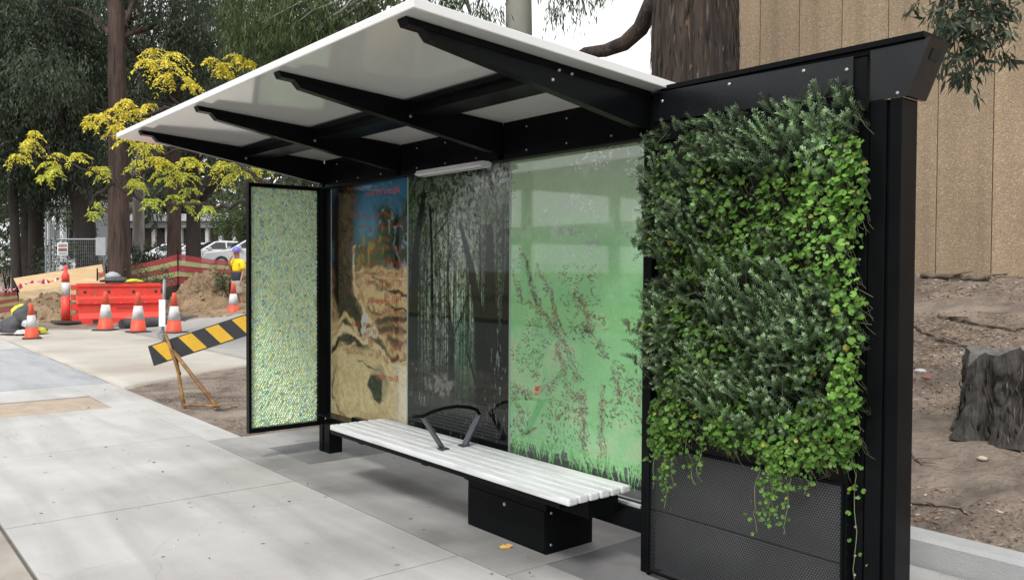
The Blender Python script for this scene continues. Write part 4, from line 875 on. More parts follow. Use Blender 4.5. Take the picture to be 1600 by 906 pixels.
def clump_leaves(cl, L, Wd, droop, cols, seed, twig=.35, per=14, gap=0.0):
    """leaves of a crown: cl = (centre, radius(3), twigs)"""
    r = np.random.default_rng(seed); PP, DD, CC = [], [], []
    for c, R_, n in cl:
        c = np.asarray(c, float); R_ = np.broadcast_to(np.asarray(R_, float), (3,))
        d = unit(r.normal(size=(n, 3))); q = r.random(n)**.45; T0 = c+d*R_*q[:, None]
        keep = fbm(T0[:, 0]*1.1/R_.max()*2, T0[:, 1]*1.1/R_.max()*2, T0[:, 2]*1.3/R_.max()*2, 3, seed) > .385+gap; T0 = T0[keep]; d = d[keep]; n_ = len(T0)
        out = unit(d*.8+r.normal(size=(n_, 3))*.5-np.array([0, 0, droop]))
        w = r.random((n_, per, 1)); P = T0[:, None]+out[:, None]*twig*w+r.normal(size=(n_, per, 3))*twig*.18
        D = out[:, None]*.5+r.normal(size=(n_, per, 3))*.6-np.array([0, 0, droop*1.1])
        tone = r.uniform(.55, 1.35, (n_, 1, 1)); u = r.random((n_, per, 1)); base = np.array(cols[0])*(1-u)+np.array(cols[1])*u
        PP.append(P.reshape(-1, 3)); DD.append(D.reshape(-1, 3)); CC.append((base*tone*r.uniform(.8, 1.2, (n_, per, 1))).reshape(-1, 3))
    P = np.vstack(PP); n = len(P); return P, np.vstack(DD), L*r.uniform(.6, 1.3, n), Wd*r.uniform(.7, 1.3, n), np.vstack(CC)
def curve(a, b, sag, n=8, wob=.15, r=None):
    a = np.asarray(a, float); b = np.asarray(b, float); t = np.linspace(0, 1, n)[:, None]; p = a+(b-a)*t+np.array([0, 0, 1.0])*sag*np.sin(math.pi*t)
    p[1:-1] += rng.normal(size=(n-2, 3))*wob*np.linalg.norm(b-a)*.12; return p
def tree(name, label, trunk, rad, bark, clumps, leaf, seed, cat='tree', group=None, ridge=.12, seg=20, rings=40, twig=.45, per=14, gap=0.0, limbs=True, extra=(), flare=.25, freq=9, kmin=1):
    """leaf = (length, width, droop, (col1, col2)); trunk = list of points"""
    base = np.array(trunk[0], float); root = empty(name, base); tag(root, label, cat, group)
    V, Q = trunk_mesh(trunk, rad, seg, rings, ridge, seed, flare, freq); fastmesh('trunk', V-base, Q, bark, root, smooth=True)
    tr = np.array(trunk, float); mb = MB(); nl = 0
    for c, R_, n in (clumps if limbs else ()):
        c = np.array(c, float); k = np.argmin(abs(tr[:, 2]-(c[2]-np.linalg.norm(c[:2]-tr[-1][:2])*.5))); k = max(kmin, k); st = tr[k]; rr = rad[min(k, len(rad)-1)]*.45
        mb.tube(curve(st, c, .12*np.linalg.norm(c-st))-base, np.linspace(rr, rr*.18, 8), 7, wob=.2); nl += 1
        for q in range(3):
            e = c+rng.normal(size=3)*np.broadcast_to(R_, (3,))*.55; mb.tube(curve(st*.35+c*.65, e, .1, 6)-base, np.linspace(rr*.35, rr*.08, 6), 5)
    for pts, r_ in extra: mb.tube(np.asarray(pts)-base, r_, 10, wob=.18); nl += 1
    if nl: mb.build('limbs', bark, root, smooth=True)
    if clumps:
        P, D, L, W_, c = clump_leaves(clumps, *leaf, seed, twig, per, gap); V, Q, cc = leaf_quads(P-base, D, L, W_, c); fastmesh('crown', V, Q, leafm, root, cc)
    return root
def col(px0, py0, D0, px1, py1, D1): return [at(px0, py0, D0), at(px1, py1, D1)]
def gz(px, D):
    p = at(px, 430, D); return np.array([p[0], p[1], float(ground_z(p[0], p[1]))-.06])
GUM = ((.048, .072, .036), (.105, .138, .066)); DARK = ((.036, .054, .034), (.105, .132, .086)); LIT = ((.060, .098, .030), (.12, .165, .055)); GREY = ((.05, .07, .05), (.10, .125, .09))
# big stringybark behind the shelter, with the drooping limb and the spray hanging at upper right
b = np.array([1.36, 3.20, .45]); up = [b, b+(0.02, .03, 1.2), b+(-.02, .02, 3.2), b+(-.05, .05, 5.5), b+(.1, .1, 8.5), b+(.3, .1, 11)]
limb = [at(1040, -15, 8.4), at(1018, 8, 8.5), at(1000, 45, 8.6), at(975, 68, 8.7), at(945, 80, 8.8), at(915, 83, 8.9), at(870, 110, 9.1), at(820, 160, 9.3)]
arm2 = [b+(.05, 0, 4.9), b+(1.0, -.35, 5.2), np.array([3.6, 2.3, 4.9]), np.array([4.45, 1.95, 4.1]), at(1500, -40, 5.0), at(1505, 40, 5.0)]
tw = [[at(1500, -40, 5.0), at(1530, 20, 4.95), at(1560, 60, 4.95), at(1570, 85, 4.95)], [at(1500, -30, 5.0), at(1470, 20, 5.0), at(1455, 45, 5.05)], [at(1505, 20, 5), at(1518, 80, 5.0), at(1525, 125, 5.0)], [at(1530, 10, 5.0), at(1490, 60, 4.9), at(1495, 115, 4.9)], [at(1540, -20, 5.0), at(1572, 20, 4.95), at(1580, 60, 4.95)]]
spray = [(at(1500, 8, 5.0), .17, 26), (at(1530, 30, 4.95), .16, 26), (at(1490, 45, 5.0), .13, 18), (at(1555, 68, 4.95), .12, 13), (at(1515, 90, 5), .10, 12), (at(1465, 14, 5.0), .10, 10), (at(1525, 118, 5.0), .06, 5), (at(1480, 95, 4.95), .07, 6), (at(1540, -30, 5), .2, 22)]
top = [(b+(dx, dy, dz), R_, n) for dx, dy, dz, R_, n in ((-1.2, .3, 9.5, (1.8, 1.6, 1.2), 220), (1.5, .2, 10.5, (1.9, 1.7, 1.3), 240), (.2, 1.0, 12, (2, 2, 1.5), 260), (.5, -1.8, 8.6, (1.5, 1.5, .9), 160), (2.6, -.6, 7.6, (1.2, 1.2, .8), 120))]
bt = tree('stringybark_tree', 'massive stringybark trunk rising behind the shelter in front of pebble wall', up, [.44, .40, .385, .36, .30, .2], barkA, spray, (.080, .020, .55, ((.045, .062, .040), (.10, .125, .085))), 301, ridge=.22, freq=16, seg=110, rings=220, twig=.10, per=9, gap=-.2, limbs=False,
     extra=[(limb, np.linspace(.105, .04, 8)), (arm2, np.linspace(.10, .012, 6))]+[(t_, np.linspace(.008, .002, len(t_))) for t_ in tw], flare=.35)
P, D, L, W_, c = clump_leaves(top, .11, .028, .6, GUM, 302, .4, 14); V, Q, cc = leaf_quads(P-b, D, L, W_, c); fastmesh('upper_crown', V, Q, leafm, bt, cc)
MBt = MB()
for ce, R_, n in top: MBt.tube(curve(b+(.1, .1, 7.5), ce, .3)-b, np.linspace(.13, .03, 8), 7, wob=.2)
MBt.build('upper_limbs', barkA, bt, smooth=True)
ns = 5200; th = rng.uniform(0, 2*math.pi, ns); hh = rng.uniform(.1, 8, ns); R0 = np.interp(hh, [0, 1.2, 3.2, 5.5, 8.5], [.455, .405, .39, .365, .31])*(1+.03*rng.normal(size=ns))
Pb = np.stack([np.cos(th)*R0+np.interp(hh, [0, 1.2, 3.2, 5.5, 8.5], [0, .02, -.02, -.05, .1]), np.sin(th)*R0+.03, hh], 1); tn = rng.normal(size=ns)*.10
Db = np.stack([-np.sin(th)*tn+np.cos(th)*.05, np.cos(th)*tn+np.sin(th)*.05, -np.ones(ns)], 1); Ls = rng.uniform(.06, .30, ns); Wb = rng.uniform(.008, .028, ns)
Sd = unit(np.stack([-np.sin(th), np.cos(th), 0*th], 1)); Db = unit(Db); mid = Pb+Db*Ls[:, None]*.5+np.stack([np.cos(th), np.sin(th), 0*th], 1)*.012
Vb = np.stack([Pb, mid+Sd*Wb[:, None]*.5, Pb+Db*Ls[:, None]+np.stack([np.cos(th), np.sin(th), 0*th], 1)*.018, mid-Sd*Wb[:, None]*.5], 1).reshape(-1, 3)
cb_ = .62*np.array([(.115, .082, .062), (.04, .03, .024), (.17, .115, .08), (.17, .145, .125), (.24, .13, .07)])[rng.choice(5, ns, p=[.36, .34, .14, .12, .04])]
tag(fastmesh('bark_strips', Vb, np.arange(4*ns).reshape(ns, 4), leafdry, bt, np.repeat(cb_, 4, 0)), kind='stuff')
# pale smooth gum behind the roof
g = gz(812, 15.5); T_ = [g, at(812, 300, 15.5), at(811, 20, 15.5), at(806, -160, 15.5), at(815, -420, 15.6)]
cl = [(at(455, 45, 15.0), (.9, .9, .75), 260), (at(520, 25, 15.2), (.9, .9, .85), 260), (at(420, 0, 15.4), (.9, 1, .8), 200), (at(590, 20, 15.5), (.7, .8, .5), 90), (at(690, -10, 15.5), (.55, .6, .38), 70), (at(745, 14, 15.6), (.35, .4, .28), 34), (at(885, -10, 15.2), (.34, .36, .30), 34), (at(925, -40, 15.2), (.3, .35, .25), 18), (at(500, -110, 15.5), (1.4, 1.4, .9), 300), (at(700, -220, 15.5), (1.7, 1.7, 1.0), 300), (at(950, -260, 15.5), (1.5, 1.5, .9), 240), (at(470, 85, 15.0), (.55, .6, .5), 110), (at(385, 70, 15.6), (.45, .5, .5), 80)]
tree('smooth_gum_tree', 'pale smooth gum trunk rising above the white roof with hanging leaves', T_, [.30, .27, .245, .22, .15], barkP, cl, (.16, .024, 1.5, ((.045, .072, .026), (.10, .135, .050))), 303, ridge=.02, seg=28, rings=60, twig=.45, per=15, gap=.02, kmin=3, extra=[([at(811, -150, 15.5), at(735, -80, 15.7), at(700, -60, 15.7), at(722, -20, 15.7), at(735, 20, 15.6)], [.1, .08, .07, .06, .03])])
# trees behind the works, left
def bg_tree(name, label, px, py_base, D, r_, lean, cl, leafdef, seed, bark, per=16, twig=.6, gap=0.0, topy=-260, mid=None, **kw):
    g = gz(px, D); T_ = [g, at(px+lean*.15, 330, D)] + ([at(*mid)] if mid else []) + [at(px+lean*.6, 60, D), at(px+lean, topy, D)]
    rr = list(np.interp(np.linspace(0, 1, len(T_)), [0, 1], [r_*1.08, r_*.55]))
    return tree(name, label, T_, rr, bark, [(at(a, b_, d_), R_, n) for a, b_, d_, R_, n in cl], leafdef, seed, group='trees standing beyond the roadworks', per=per, twig=twig, gap=gap, **kw)
bg_tree('red_gum_tree', 'straight reddish-brown trunk rising behind the plywood and red barrier', 187, 415, 27, .335, -8, [(250, 20, 29, (2.2, 2.4, 1.7), 460), (330, 60, 29, (1.8, 2, 1.5), 400), (150, -40, 28.5, (2.4, 2.4, 1.6), 300), (300, -80, 28, (2.6, 2.6, 1.7), 320), (250, 150, 30, (1.5, 1.5, 1.3), 320), (300, 190, 31, (1.5, 1.5, 1.2), 260), (70, 20, 28.5, (2, 2.2, 1.5), 260)], (.19, .04, .8, DARK), 311, barkR, ridge=.14, seg=40, rings=90)
bg_tree('leaning_dark_tree', 'dark leaning trunk with heavy low canopy left of the reddish trunk', 142, 400, 30, .36, -75, [(60, 130, 29, (2.6, 2.4, 1.9), 700), (75, 110, 26, (1.1, 1.1, .8), 200), (20, 220, 29, (2.2, 2.2, 1.8), 600), (110, 210, 29.5, (1.8, 2, 1.8), 520), (40, 60, 28.5, (2.6, 2.4, 1.9), 640), (130, 120, 30, (1.5, 1.8, 1.8), 420), (110, 40, 30, (1.8, 2, 1.6), 460), (-40, 150, 28, (2, 2, 2.5), 400), (100, 290, 31, (1.6, 1.6, .9), 260), (20, -10, 29, (3, 2.5, 1.4), 460)], (.20, .04, .9, DARK), 312, barkD, mid=(112, 270, 30))
bg_tree('slim_dark_tree', 'slim dark trunk, right one of the close pair at left edge', 57, 390, 31, .27, -6, [(50, 250, 31.5, (1.8, 1.8, 1.3), 420), (20, 300, 32, (1.4, 1.5, 1.0), 260), (60, 150, 32.5, (2, 2, 1.6), 420), (150, 280, 33, (1.5, 1.5, 1.2), 260)], (.15, .035, .8, DARK), 313, barkD)
bg_tree('slim_dark_tree', 'slim dark trunk, left one of the close pair at left edge', 44, 390, 32, .26, 4, [(0, 120, 32, (2, 2, 1.6), 220), (100, 0, 33, (2.2, 2.2, 1.6), 240)], (.15, .035, .8, DARK), 314, barkD)
bg_tree('thin_leaning_tree', 'thin dark trunk leaning left at the photo edge behind the plywood', 28, 390, 29, .16, -40, [(-10, 250, 29, (1.3, 1.5, 1.3), 150), (-20, 30, 29, (1.8, 2, 1.6), 200)], (.14, .035, .7, GUM), 315, barkD)
bg_tree('brown_trunk_tree', 'brown upright trunk right of the reddish one, behind the netting', 272, 400, 30, .25, 2, [(290, 110, 31, (1.6, 1.8, 1.4), 170), (340, 140, 32, (1.6, 1.6, 1.3), 150), (380, 20, 31, (2, 2, 1.6), 220), (420, 110, 34, (1.8, 1.8, 1.4), 170)], (.15, .03, 1.0, GUM), 316, barkR)
bg_tree('black_trunk_tree', 'nearly black upright trunk just right of the brown one', 302, 400, 32, .27, 0, [(330, 200, 33, (1.4, 1.6, 1.1), 130), (220, 230, 33, (1.5, 1.6, 1.2), 130), (440, 190, 34, (2.0, 2.0, 1.3), 200), (560, 120, 33, (2.2, 2.2, 1.4), 200), (360, 250, 36, (1.0, 1.2, .9), 80)], (.15, .035, .8, GREY), 317, barkD)
bg_tree('peeling_bark_tree', 'short pale peeling trunk between the reddish and brown trunks', 216, 395, 36, .25, 3, [(230, 300, 38, (1.4, 1.5, .8), 120), (210, 200, 40, (3, 3, 1.8), 260), (120, 320, 38, (2, 2, .9), 140)], (.16, .04, .8, GUM), 318, barkW)
bg_tree('roadside_tree', 'rounded light green small tree behind the parked cars', 385, 375, 46, .16, 0, [(375, 330, 46, (1.6, 1.6, 1.1), 330), (395, 345, 46, (1.3, 1.3, .9), 240), (362, 352, 46, (.9, 1, .6), 140), (420, 320, 46, (1.6, 1.6, 1.2), 240)], (.14, .05, .3, ((.07, .11, .04), (.14, .18, .07))), 319, barkD, topy=300, limbs=True)
# far wood behind everything
wp, wd_, wc = [], [], []
for k in range(42):
    px = -500+k*26; Dd = random.uniform(62, 90); py = random.uniform(60, 330); wp.append((at(px, py, Dd), (5, 5, 3.6), 90)); wp.append((at(px+13, py*.6-40, Dd+8), (5, 5, 3.6), 70))
P, D, L, W_, c = clump_leaves(wp, .8, .30, .6, DARK, 330, 1.8, 12, gap=-.12); V, Q, cc = leaf_quads(P, D, L, W_, c); tag(fastmesh('far_wood', V, Q, leafm, None, cc), 'dim mass of distant trees behind the buildings', 'trees', kind='stuff')
# low shrubs behind the netting
def shrub(label, px, py, D, R_, n, leafdef, seed, name='shrub'):
    c_ = at(px, py, D); g = np.array([c_[0], c_[1], float(ground_z(c_[0], c_[1]))]); root = empty(name, g); tag(root, label, 'shrub', 'shrubs around the roadworks')
    P, Dv, L, W_, c = clump_leaves([(c_, R_, n)], *leafdef, seed, .3, 14); V, Q, cc = leaf_quads(P-g, Dv, L, W_, c); fastmesh('foliage', V, Q, leafm, root, cc)
    mb = MB()
    for k in range(6): mb.tube(curve(g, c_+rng.normal(size=3)*np.broadcast_to(R_, (3,))*.4, .05)-g, np.linspace(.03, .008, 8), 5)
    mb.build('stems', barkD, root)
shrub('low scrubby bush in front of the netting behind the barrier', 236, 432, 25.2, (.75, .5, .30), 90, (.09, .03, .3, GUM), 341)
shrub('dark weedy bush beside the worker in yellow', 356, 436, 25.8, (.45, .4, .35), 70, (.09, .03, .3, GUM), 342)
shrub('dark hedge bush under the peeling trunk', 225, 405, 34, (2.2, 1.2, .7), 260, (.14, .05, .2, DARK), 343)
shrub('dark bush behind the temporary fence below the notice', 110, 415, 30, (2.0, 1.2, .9), 260, (.12, .04, .3, DARK), 344)
shrub('green bush at far left edge behind the plywood', 10, 385, 33, (2.0, 1.5, 1.4), 260, (.13, .05, .3, GUM), 345)
# the yellow-leaved tree: drooping feathered fronds
def yellow_tree():
    D0 = 15.5; g = gz(446, 14.0); root = empty('yellow_leaved_tree', g); tag(root, 'bare-branched small tree with yellow feathery leaves left of the roof', 'tree')
    main = [g, at(444, 480, 14.0), at(440, 380, 14.1), at(432, 320, 14.2), at(425, 290, 14.3)]
    mb = MB().tube(main, [.11, .095, .085, .07, .05], 9, wob=.15)
    limbs_ = [[at(432, 322, 14.2), at(395, 312, 14.6), at(340, 325, 15), at(290, 318, 15.3), at(235, 322, 15.4), at(180, 285, 15.3), at(110, 255, 15.2), at(60, 238, 15)],
              [at(425, 290, 14.3), at(380, 262, 15), at(320, 215, 15.5), at(275, 165, 15.7), at(250, 112, 15.6)],
              [at(380, 262, 15), at(376, 180, 15.8), at(366, 100, 16.0)], [at(275, 165, 15.7), at(215, 185, 15.3), at(160, 192, 15.2)], [at(320, 215, 15.5), at(260, 240, 15.6), at(215, 262, 15.6)], [at(180, 285, 15.3), at(150, 305, 15.4), at(140, 330, 15.5)]]
    bp = []
    for lb in limbs_:
        lb = np.array(lb); t = np.linspace(0, len(lb)-1, len(lb)*5); q = np.stack([np.interp(t, range(len(lb)), lb[:, k]) for k in range(3)], 1); q[1:-1] += rng.normal(size=q[1:-1].shape)*.025
        mb.tube(q, np.linspace(.045, .010, len(q)), 7); bp += list(q)
    spots = [(240, 88, 30), (255, 108, 32), (265, 122, 22), (228, 100, 16), (275, 92, 22), (287, 128, 18), (298, 138, 18), (330, 96, 14), (345, 108, 20), (372, 92, 16), (380, 112, 18), (388, 100, 12), (362, 118, 12), (200, 165, 22), (185, 178, 24), (165, 190, 22), (150, 186, 16), (140, 195, 12), (215, 180, 22), (230, 170, 16), (180, 205, 18), (55, 210, 14), (40, 235, 20), (25, 248, 18), (50, 225, 16), (75, 260, 16), (90, 245, 14), (85, 268, 18), (70, 280, 12), (120, 245, 14), (150, 268, 16), (165, 270, 18), (200, 225, 18), (225, 235, 24), (240, 225, 18), (245, 255, 20), (215, 258, 18), (260, 262, 20), (270, 275, 18), (285, 280, 20), (255, 285, 14), (290, 255, 20), (220, 292, 14), (210, 285, 14), (270, 312, 16), (285, 322, 18), (240, 318, 16), (152, 322, 12), (145, 335, 10), (325, 328, 14), (305, 318, 12), (345, 262, 22), (370, 266, 26), (390, 274, 24), (360, 280, 18), (405, 268, 18), (300, 300, 14), (310, 260, 14)]
    PP, DD, LL, WW, CC = [], [], [], [], []
    for px, py, s in spots:
        e = at(px, py-s*.45, D0+random.uniform(-.9, .9)); j = min(range(len(bp)), key=lambda q: np.linalg.norm(bp[q]-e)); mb.tube(curve(bp[j], e, .12, 7, .3), np.linspace(.010, .004, 7), 4)
        green = np.clip((py-200)/140.0+.4*(random.random()-.3), 0, 1)
        for fnd in range(int(3+s*.26)):
            a = random.uniform(0, 6.28); L = s/F*D0*random.uniform(.9, 1.7); end = e+np.array([math.cos(a)*L*.8, math.sin(a)*L*.8, -L*random.uniform(.2, .95)])
            q = curve(e, end, .10*L, 11, .1); mb.tube(q[::2], .0022, 3, cap=False)
            for t in range(1, 11):
                for sd in (-1, 1):
                    dr = unit(q[t]-q[t-1]); sv = unit(np.cross(dr, [0, 0, 1.0])); PP.append(q[t]); DD.append(sv*sd+dr*.6-np.array([0, 0, .35])+rng.normal(size=3)*.2); LL.append(.085*random.uniform(.6, 1.2)); WW.append(.026)
                    CC.append((np.array([.86, .74, .10])*(1-green)+np.array([.52, .60, .10])*green)*random.uniform(.75, 1.15))
    for k in range(70):   # bare twigs
        s_ = bp[random.randrange(len(bp))]; mb.tube(curve(s_, s_+np.array([random.uniform(-.9, .9), random.uniform(-.7, .7), random.uniform(-.2, .9)]), .1, 6, .5), np.linspace(.009, .002, 6), 4)
    mb.v = [np.vstack(mb.v)-g]; mb.build('trunk', barkD, root, smooth=True)
    V, Q, cc = leaf_quads(np.array(PP)-g, np.array(DD), np.array(LL), np.array(WW), np.array(CC)); fastmesh('crown', V, Q, leafm, root, cc)
yellow_tree()
# charred stump on the bank
def stump():
    b_ = np.array([4.50, 2.92, .43]); root = empty('tree_stump', b_); tag(root, 'charred weathered tree stump on the soil bank at right edge', 'stump')
    seg, rings = 140, 60; th = np.arange(seg)*2*math.pi/seg; zz = np.linspace(0, 1, rings); TH, Z = np.meshgrid(th, zz); cx, cy = np.cos(TH), np.sin(TH)
    nz = fbm(cx*14, cy*14, Z*1.4, 4, 71); rd = 1-abs(2*nz-1); big = fbm(cx*1.7, cy*1.7, Z*.6, 3, 75)-.5; fl = np.exp(-Z/.18)*.14
    hgt = .60+.16*(fbm(cx*6, cy*6, 0, 3, 77)-.5)-.18*np.exp(-((TH-3.6)/.35)**2)
    lump = fbm(cx*4, cy*4, Z*3.5, 4, 83)-.5; R_ = .44*(1+.20*(rd-.6)+.45*big+.30*lump+fl-.03*Z-.16*np.exp(-((TH-4.2)/.07)**2)-.13*np.exp(-((TH-3.75)/.05)**2)-.12*np.exp(-((TH-4.75)/.06)**2))
    V = np.stack([R_*cx*1.1, R_*cy*.8, Z*hgt], -1).reshape(-1, 3); i, j = np.meshgrid(np.arange(rings-1), np.arange(seg), indexing='ij'); a_ = (i*seg+j).ravel(); c_ = (i*seg+(j+1) % seg).ravel()
    fastmesh('stump_side', V, np.stack([a_, c_, c_+seg, a_+seg], 1), stumpm, root)
    ringV = V[-seg:]; vs = [ringV*np.array([k, k, 1])+np.array([0, 0, (.006 if k < 1 else 0)-.03*(1-k)])+np.c_[np.zeros((seg, 2)), .02*(fbm(ringV[:, 0]*9*k, ringV[:, 1]*9*k, k*3, 3, 5)-.5)*(k < 1)] for k in (1, .8, .55, .3, .05)]
    q = [(a*seg+j, a*seg+(j+1) % seg, (a+1)*seg+(j+1) % seg, (a+1)*seg+j) for a in range(4) for j in range(seg)]; fastmesh('stump_top', np.vstack(vs), np.array(q), stumptop, root)
stump()
so2 = [o for o in C.objects if o.name.startswith('tree_stump')][0]; ns = 1500; th = rng.uniform(0, 6.283, ns); hz = rng.uniform(.0, .46, ns); rr0 = .44*(1.06+.10*np.exp(-hz/.15))
Pb = np.stack([np.cos(th)*rr0*1.1, np.sin(th)*rr0*.8, hz], 1)*np.array([1, 1, 1.0]); Nn = np.stack([np.cos(th), np.sin(th), 0*th], 1); Pb -= Nn*rng.uniform(.0, .07, (ns, 1)); Db = unit(np.stack([rng.normal(size=ns)*.14, rng.normal(size=ns)*.14, np.ones(ns)], 1)); Ls = rng.uniform(.04, .16, ns)[:, None]; Wb = rng.uniform(.006, .022, ns)[:, None]; Sd = unit(np.cross(Nn, [0, 0, 1.0]))
Vb = np.stack([Pb, Pb+Db*Ls*.5+Sd*Wb*.5+Nn*.012, Pb+Db*Ls+Nn*.006, Pb+Db*Ls*.5-Sd*Wb*.5+Nn*.012], 1).reshape(-1, 3); cb_ = np.array([(.03, .027, .024), (.10, .092, .084), (.20, .185, .17), (.055, .045, .038)])[rng.choice(4, ns, p=[.42, .26, .10, .22])]
tag(fastmesh('bark_splinters', Vb, np.arange(4*ns).reshape(ns, 4), leafdry, so2, np.repeat(cb_, 4, 0)), kind='stuff')
for a_, l_ in ((3.4, .12), (2.7, .2), (5.3, .2)):
    q_ = np.array([[math.cos(a_)*.40, math.sin(a_)*.30, .13], [math.cos(a_)*.52, math.sin(a_)*.40, .06], [math.cos(a_+.1)*(.5+l_*.6), math.sin(a_+.1)*(.4+l_*.6), .0]]); q_[2][2] = float(ground_z(4.50+q_[2][0], 2.92+q_[2][1]))-.43-.03; q_[1][2] = max(q_[1][2], float(ground_z(4.50+q_[1][0], 2.92+q_[1][1]))-.43+.02)
    MB().tube(q_, [.08, .05, .02], 9, wob=.4).build('root', stumpm, so2, smooth=True)
# ================================================================== ROADWORKS
def gp(px, py, z=0.0): p = onz(px, py, z); return p
# cones
def make_cone(h):
    root = empty('traffic_cone'); k = h
    MB().box((-.25*k, -.25*k, 0), (.25*k, .25*k, .035*k), .010).build('cone_base', rubber, root)
    MB().lathe([(.205*k, .035*k), (.200*k, .05*k), (.160*k, .34*k)], 20).build('cone_body', orangep, root, smooth=True)
    MB().lathe([(.162*k, .34*k), (.104*k, .70*k)], 20).build('reflective_band', whiteband, root, smooth=True)
    MB().lathe([(.102*k, .70*k), (.052*k, 1.02*k), (.040*k, 1.05*k), (.02*k, 1.05*k)], 20).build('cone_tip', orangep, root, smooth=True)
    return root
c0 = make_cone(0.90)
spots = [((165, 516), 1.0, 'orange cone with white band standing in front of left half of red barrier'), ((216, 519), 1.0, 'orange cone in front of the right half of the red barrier'), ((272, 520), 1.0, 'orange cone just right of the pole with paper tag'),
         ((50, 529), .80, 'orange cone with sandy band standing alone beside the heap of bags'), ((365, 500), .95, 'orange cone in front of the worker, its foot behind the striped board')]
for i, ((px, py), s, lb) in enumerate(spots):
    o = c0 if i == 0 else copy_tree(c0); p = gp(px, py, .03) if i < 4 else at(365, 493, 23.0); o.location = p; o.scale = (s, s, s); o.rotation_euler = (0, random.uniform(-.02, .02), random.uniform(0, 1.5)); tag(o, lb, 'traffic cone', 'orange traffic cones')
# red water-filled barrier
bp0 = onz(112, 506.5); bp1 = onz(257, 502); bl = empty('road_barrier', (bp0+bp1)/2, math.atan2(bp1[1]-bp0[1], bp1[0]-bp0[0])); tag(bl, 'red plastic water-filled road barrier behind the cones', 'barrier')
Lb = float(np.linalg.norm((bp1-bp0)[:2])); print('barrier len', Lb)
prof = [(-.27, 0), (-.27, .16), (-.16, .30), (-.16, .52), (-.21, .56), (-.21, .70), (-.12, .76), (-.12, 1.00), (-.15, 1.03), (-.15, 1.12), (.15, 1.12), (.15, 1.03), (.12, 1.00), (.12, .76), (.21, .70), (.21, .56), (.16, .52), (.16, .30), (.27, .16), (.27, 0)]
mb = MB().prism(prof, 0, -Lb/2+.14, Lb/2-.14); body = mb.build('barrier_body', redp, bl)
for s in (-1, 1):
    for z0, z1 in ((.05, .25), (.38, .55), (.66, .82), (.94, 1.08)): MB().box((s*(Lb/2-.14), -.10, z0), (s*(Lb/2), .10, z1), .01).build('connector_lug', redp, bl)
for x in (-.9, -.3, .35, .95):
    MB().tube([(x, -.1215, .88), (x, -.128, .88)], .045, 12).build('plug_hole', rubber, bl)
for x in (-.55, .6): part('fork_slot', rubber, bl, (x-.18, -.276, .03), (x+.18, -.2715, .13))
part('moulded_label', signred, bl, (-.1, -.166, .40), (.35, -.161, .45)); part('moulded_label', whiteband, bl, (.1, -.2785, .14), (.55, -.2725, .158))
for x in (-1.1, -.65, 0, .65, 1.1): MB().prism([(-.205, .54), (-.125, .76), (-.125, .80), (-.225, .56)], 0, x-.03, x+.03).build('rib', redp, bl)
# hi-vis jacket on top of the barrier
def cloth_heap(name, label, cat, loc, size, mts, seed, rz=0):
    root = empty(name, loc, rz); tag(root, label, cat)
    for k, (mt, off, sc, nm) in enumerate(mts):
        v, f = ball(22, 14); n = fbm(v[:, 0]*2.2+k, v[:, 1]*2.2, v[:, 2]*2.2, 4, seed+k); w = v*np.array(sc)*(.62+.75*n)[:, None]; w[:, 2] = np.maximum(w[:, 2], -sc[2]*.45)
        MB().add(w*size+np.array(off)*size, f).build(nm, mt, root, smooth=True)
tl = (bp0+bp1)/2+np.array([0, 0, 1.12]); e = unit((bp1-bp0))
cloth_heap('work_jacket', 'crumpled dark and lime work jacket lying on the red barrier', 'jacket', tl+e*-.1+np.array([0, 0, .03]), 1.0, [(bagm, (0, 0, .05), (.36, .2, .11), 'dark_panel'), (bagy, (.42, 0, .02), (.28, .17, .07), 'lime_panel'), (signgrey, (-.05, .05, .14), (.18, .13, .14), 'hood')], 5, math.atan2(e[1], e[0]))
# red bollard with rubber foot and striped tape
q = gp(103, 505, .03); bo = empty('delineator_post', q); tag(bo, 'tall red delineator post with white band left of the barrier', 'bollard')
MB().box((-.42, -.30, 0), (.42, .30, .07), .02).build('rubber_base', rubber, bo); MB().lathe([(.115, .07), (.105, .75)], 18).build('lower_tube', redp, bo, smooth=True); MB().lathe([(.105, .75), (.10, 1.12)], 18).build('reflective_band', whiteband, bo, smooth=True); MB().lathe([(.10, 1.12), (.096, 1.32), (.06, 1.40), (.045, 1.40), (.055, 1.5), (.05, 1.54), (.03, 1.58)], 18).build('top_tube', redp, bo, smooth=True)
a = q+np.array([0, 0, 1.36]); bpt = [a, at(70, 440, 23.0), at(30, 448, 22.5), at(0, 450, 22), at(-120, 440, 20)]
tp = empty('warning_tape', a); tag(tp, 'twisted red and white striped tape tied to the delineator post', 'tape')
pts = np.array(bpt); t = np.linspace(0, 4, 73); W = np.stack([np.interp(t, range(5), pts[:, k]) for k in range(3)], 1); W[:, 2] += -.06*np.sin(t*math.pi)
mb = []; cl_ = []; tw = lambda j: np.array([0, math.sin(j*.35)*.03, math.cos(j*.35)*.055+.015])
for i in range(72):
    mb += [W[i]+tw(i)-a, W[i+1]+tw(i+1)-a, W[i+1]-tw(i+1)-a, W[i]-tw(i)-a]; cl_ += [(.70, .05, .05) if (i//2) % 2 else (.72, .72, .72)]*4
fastmesh('striped_strip', np.array(mb), np.arange(288).reshape(72, 4), leafdry, tp, np.array(cl_))
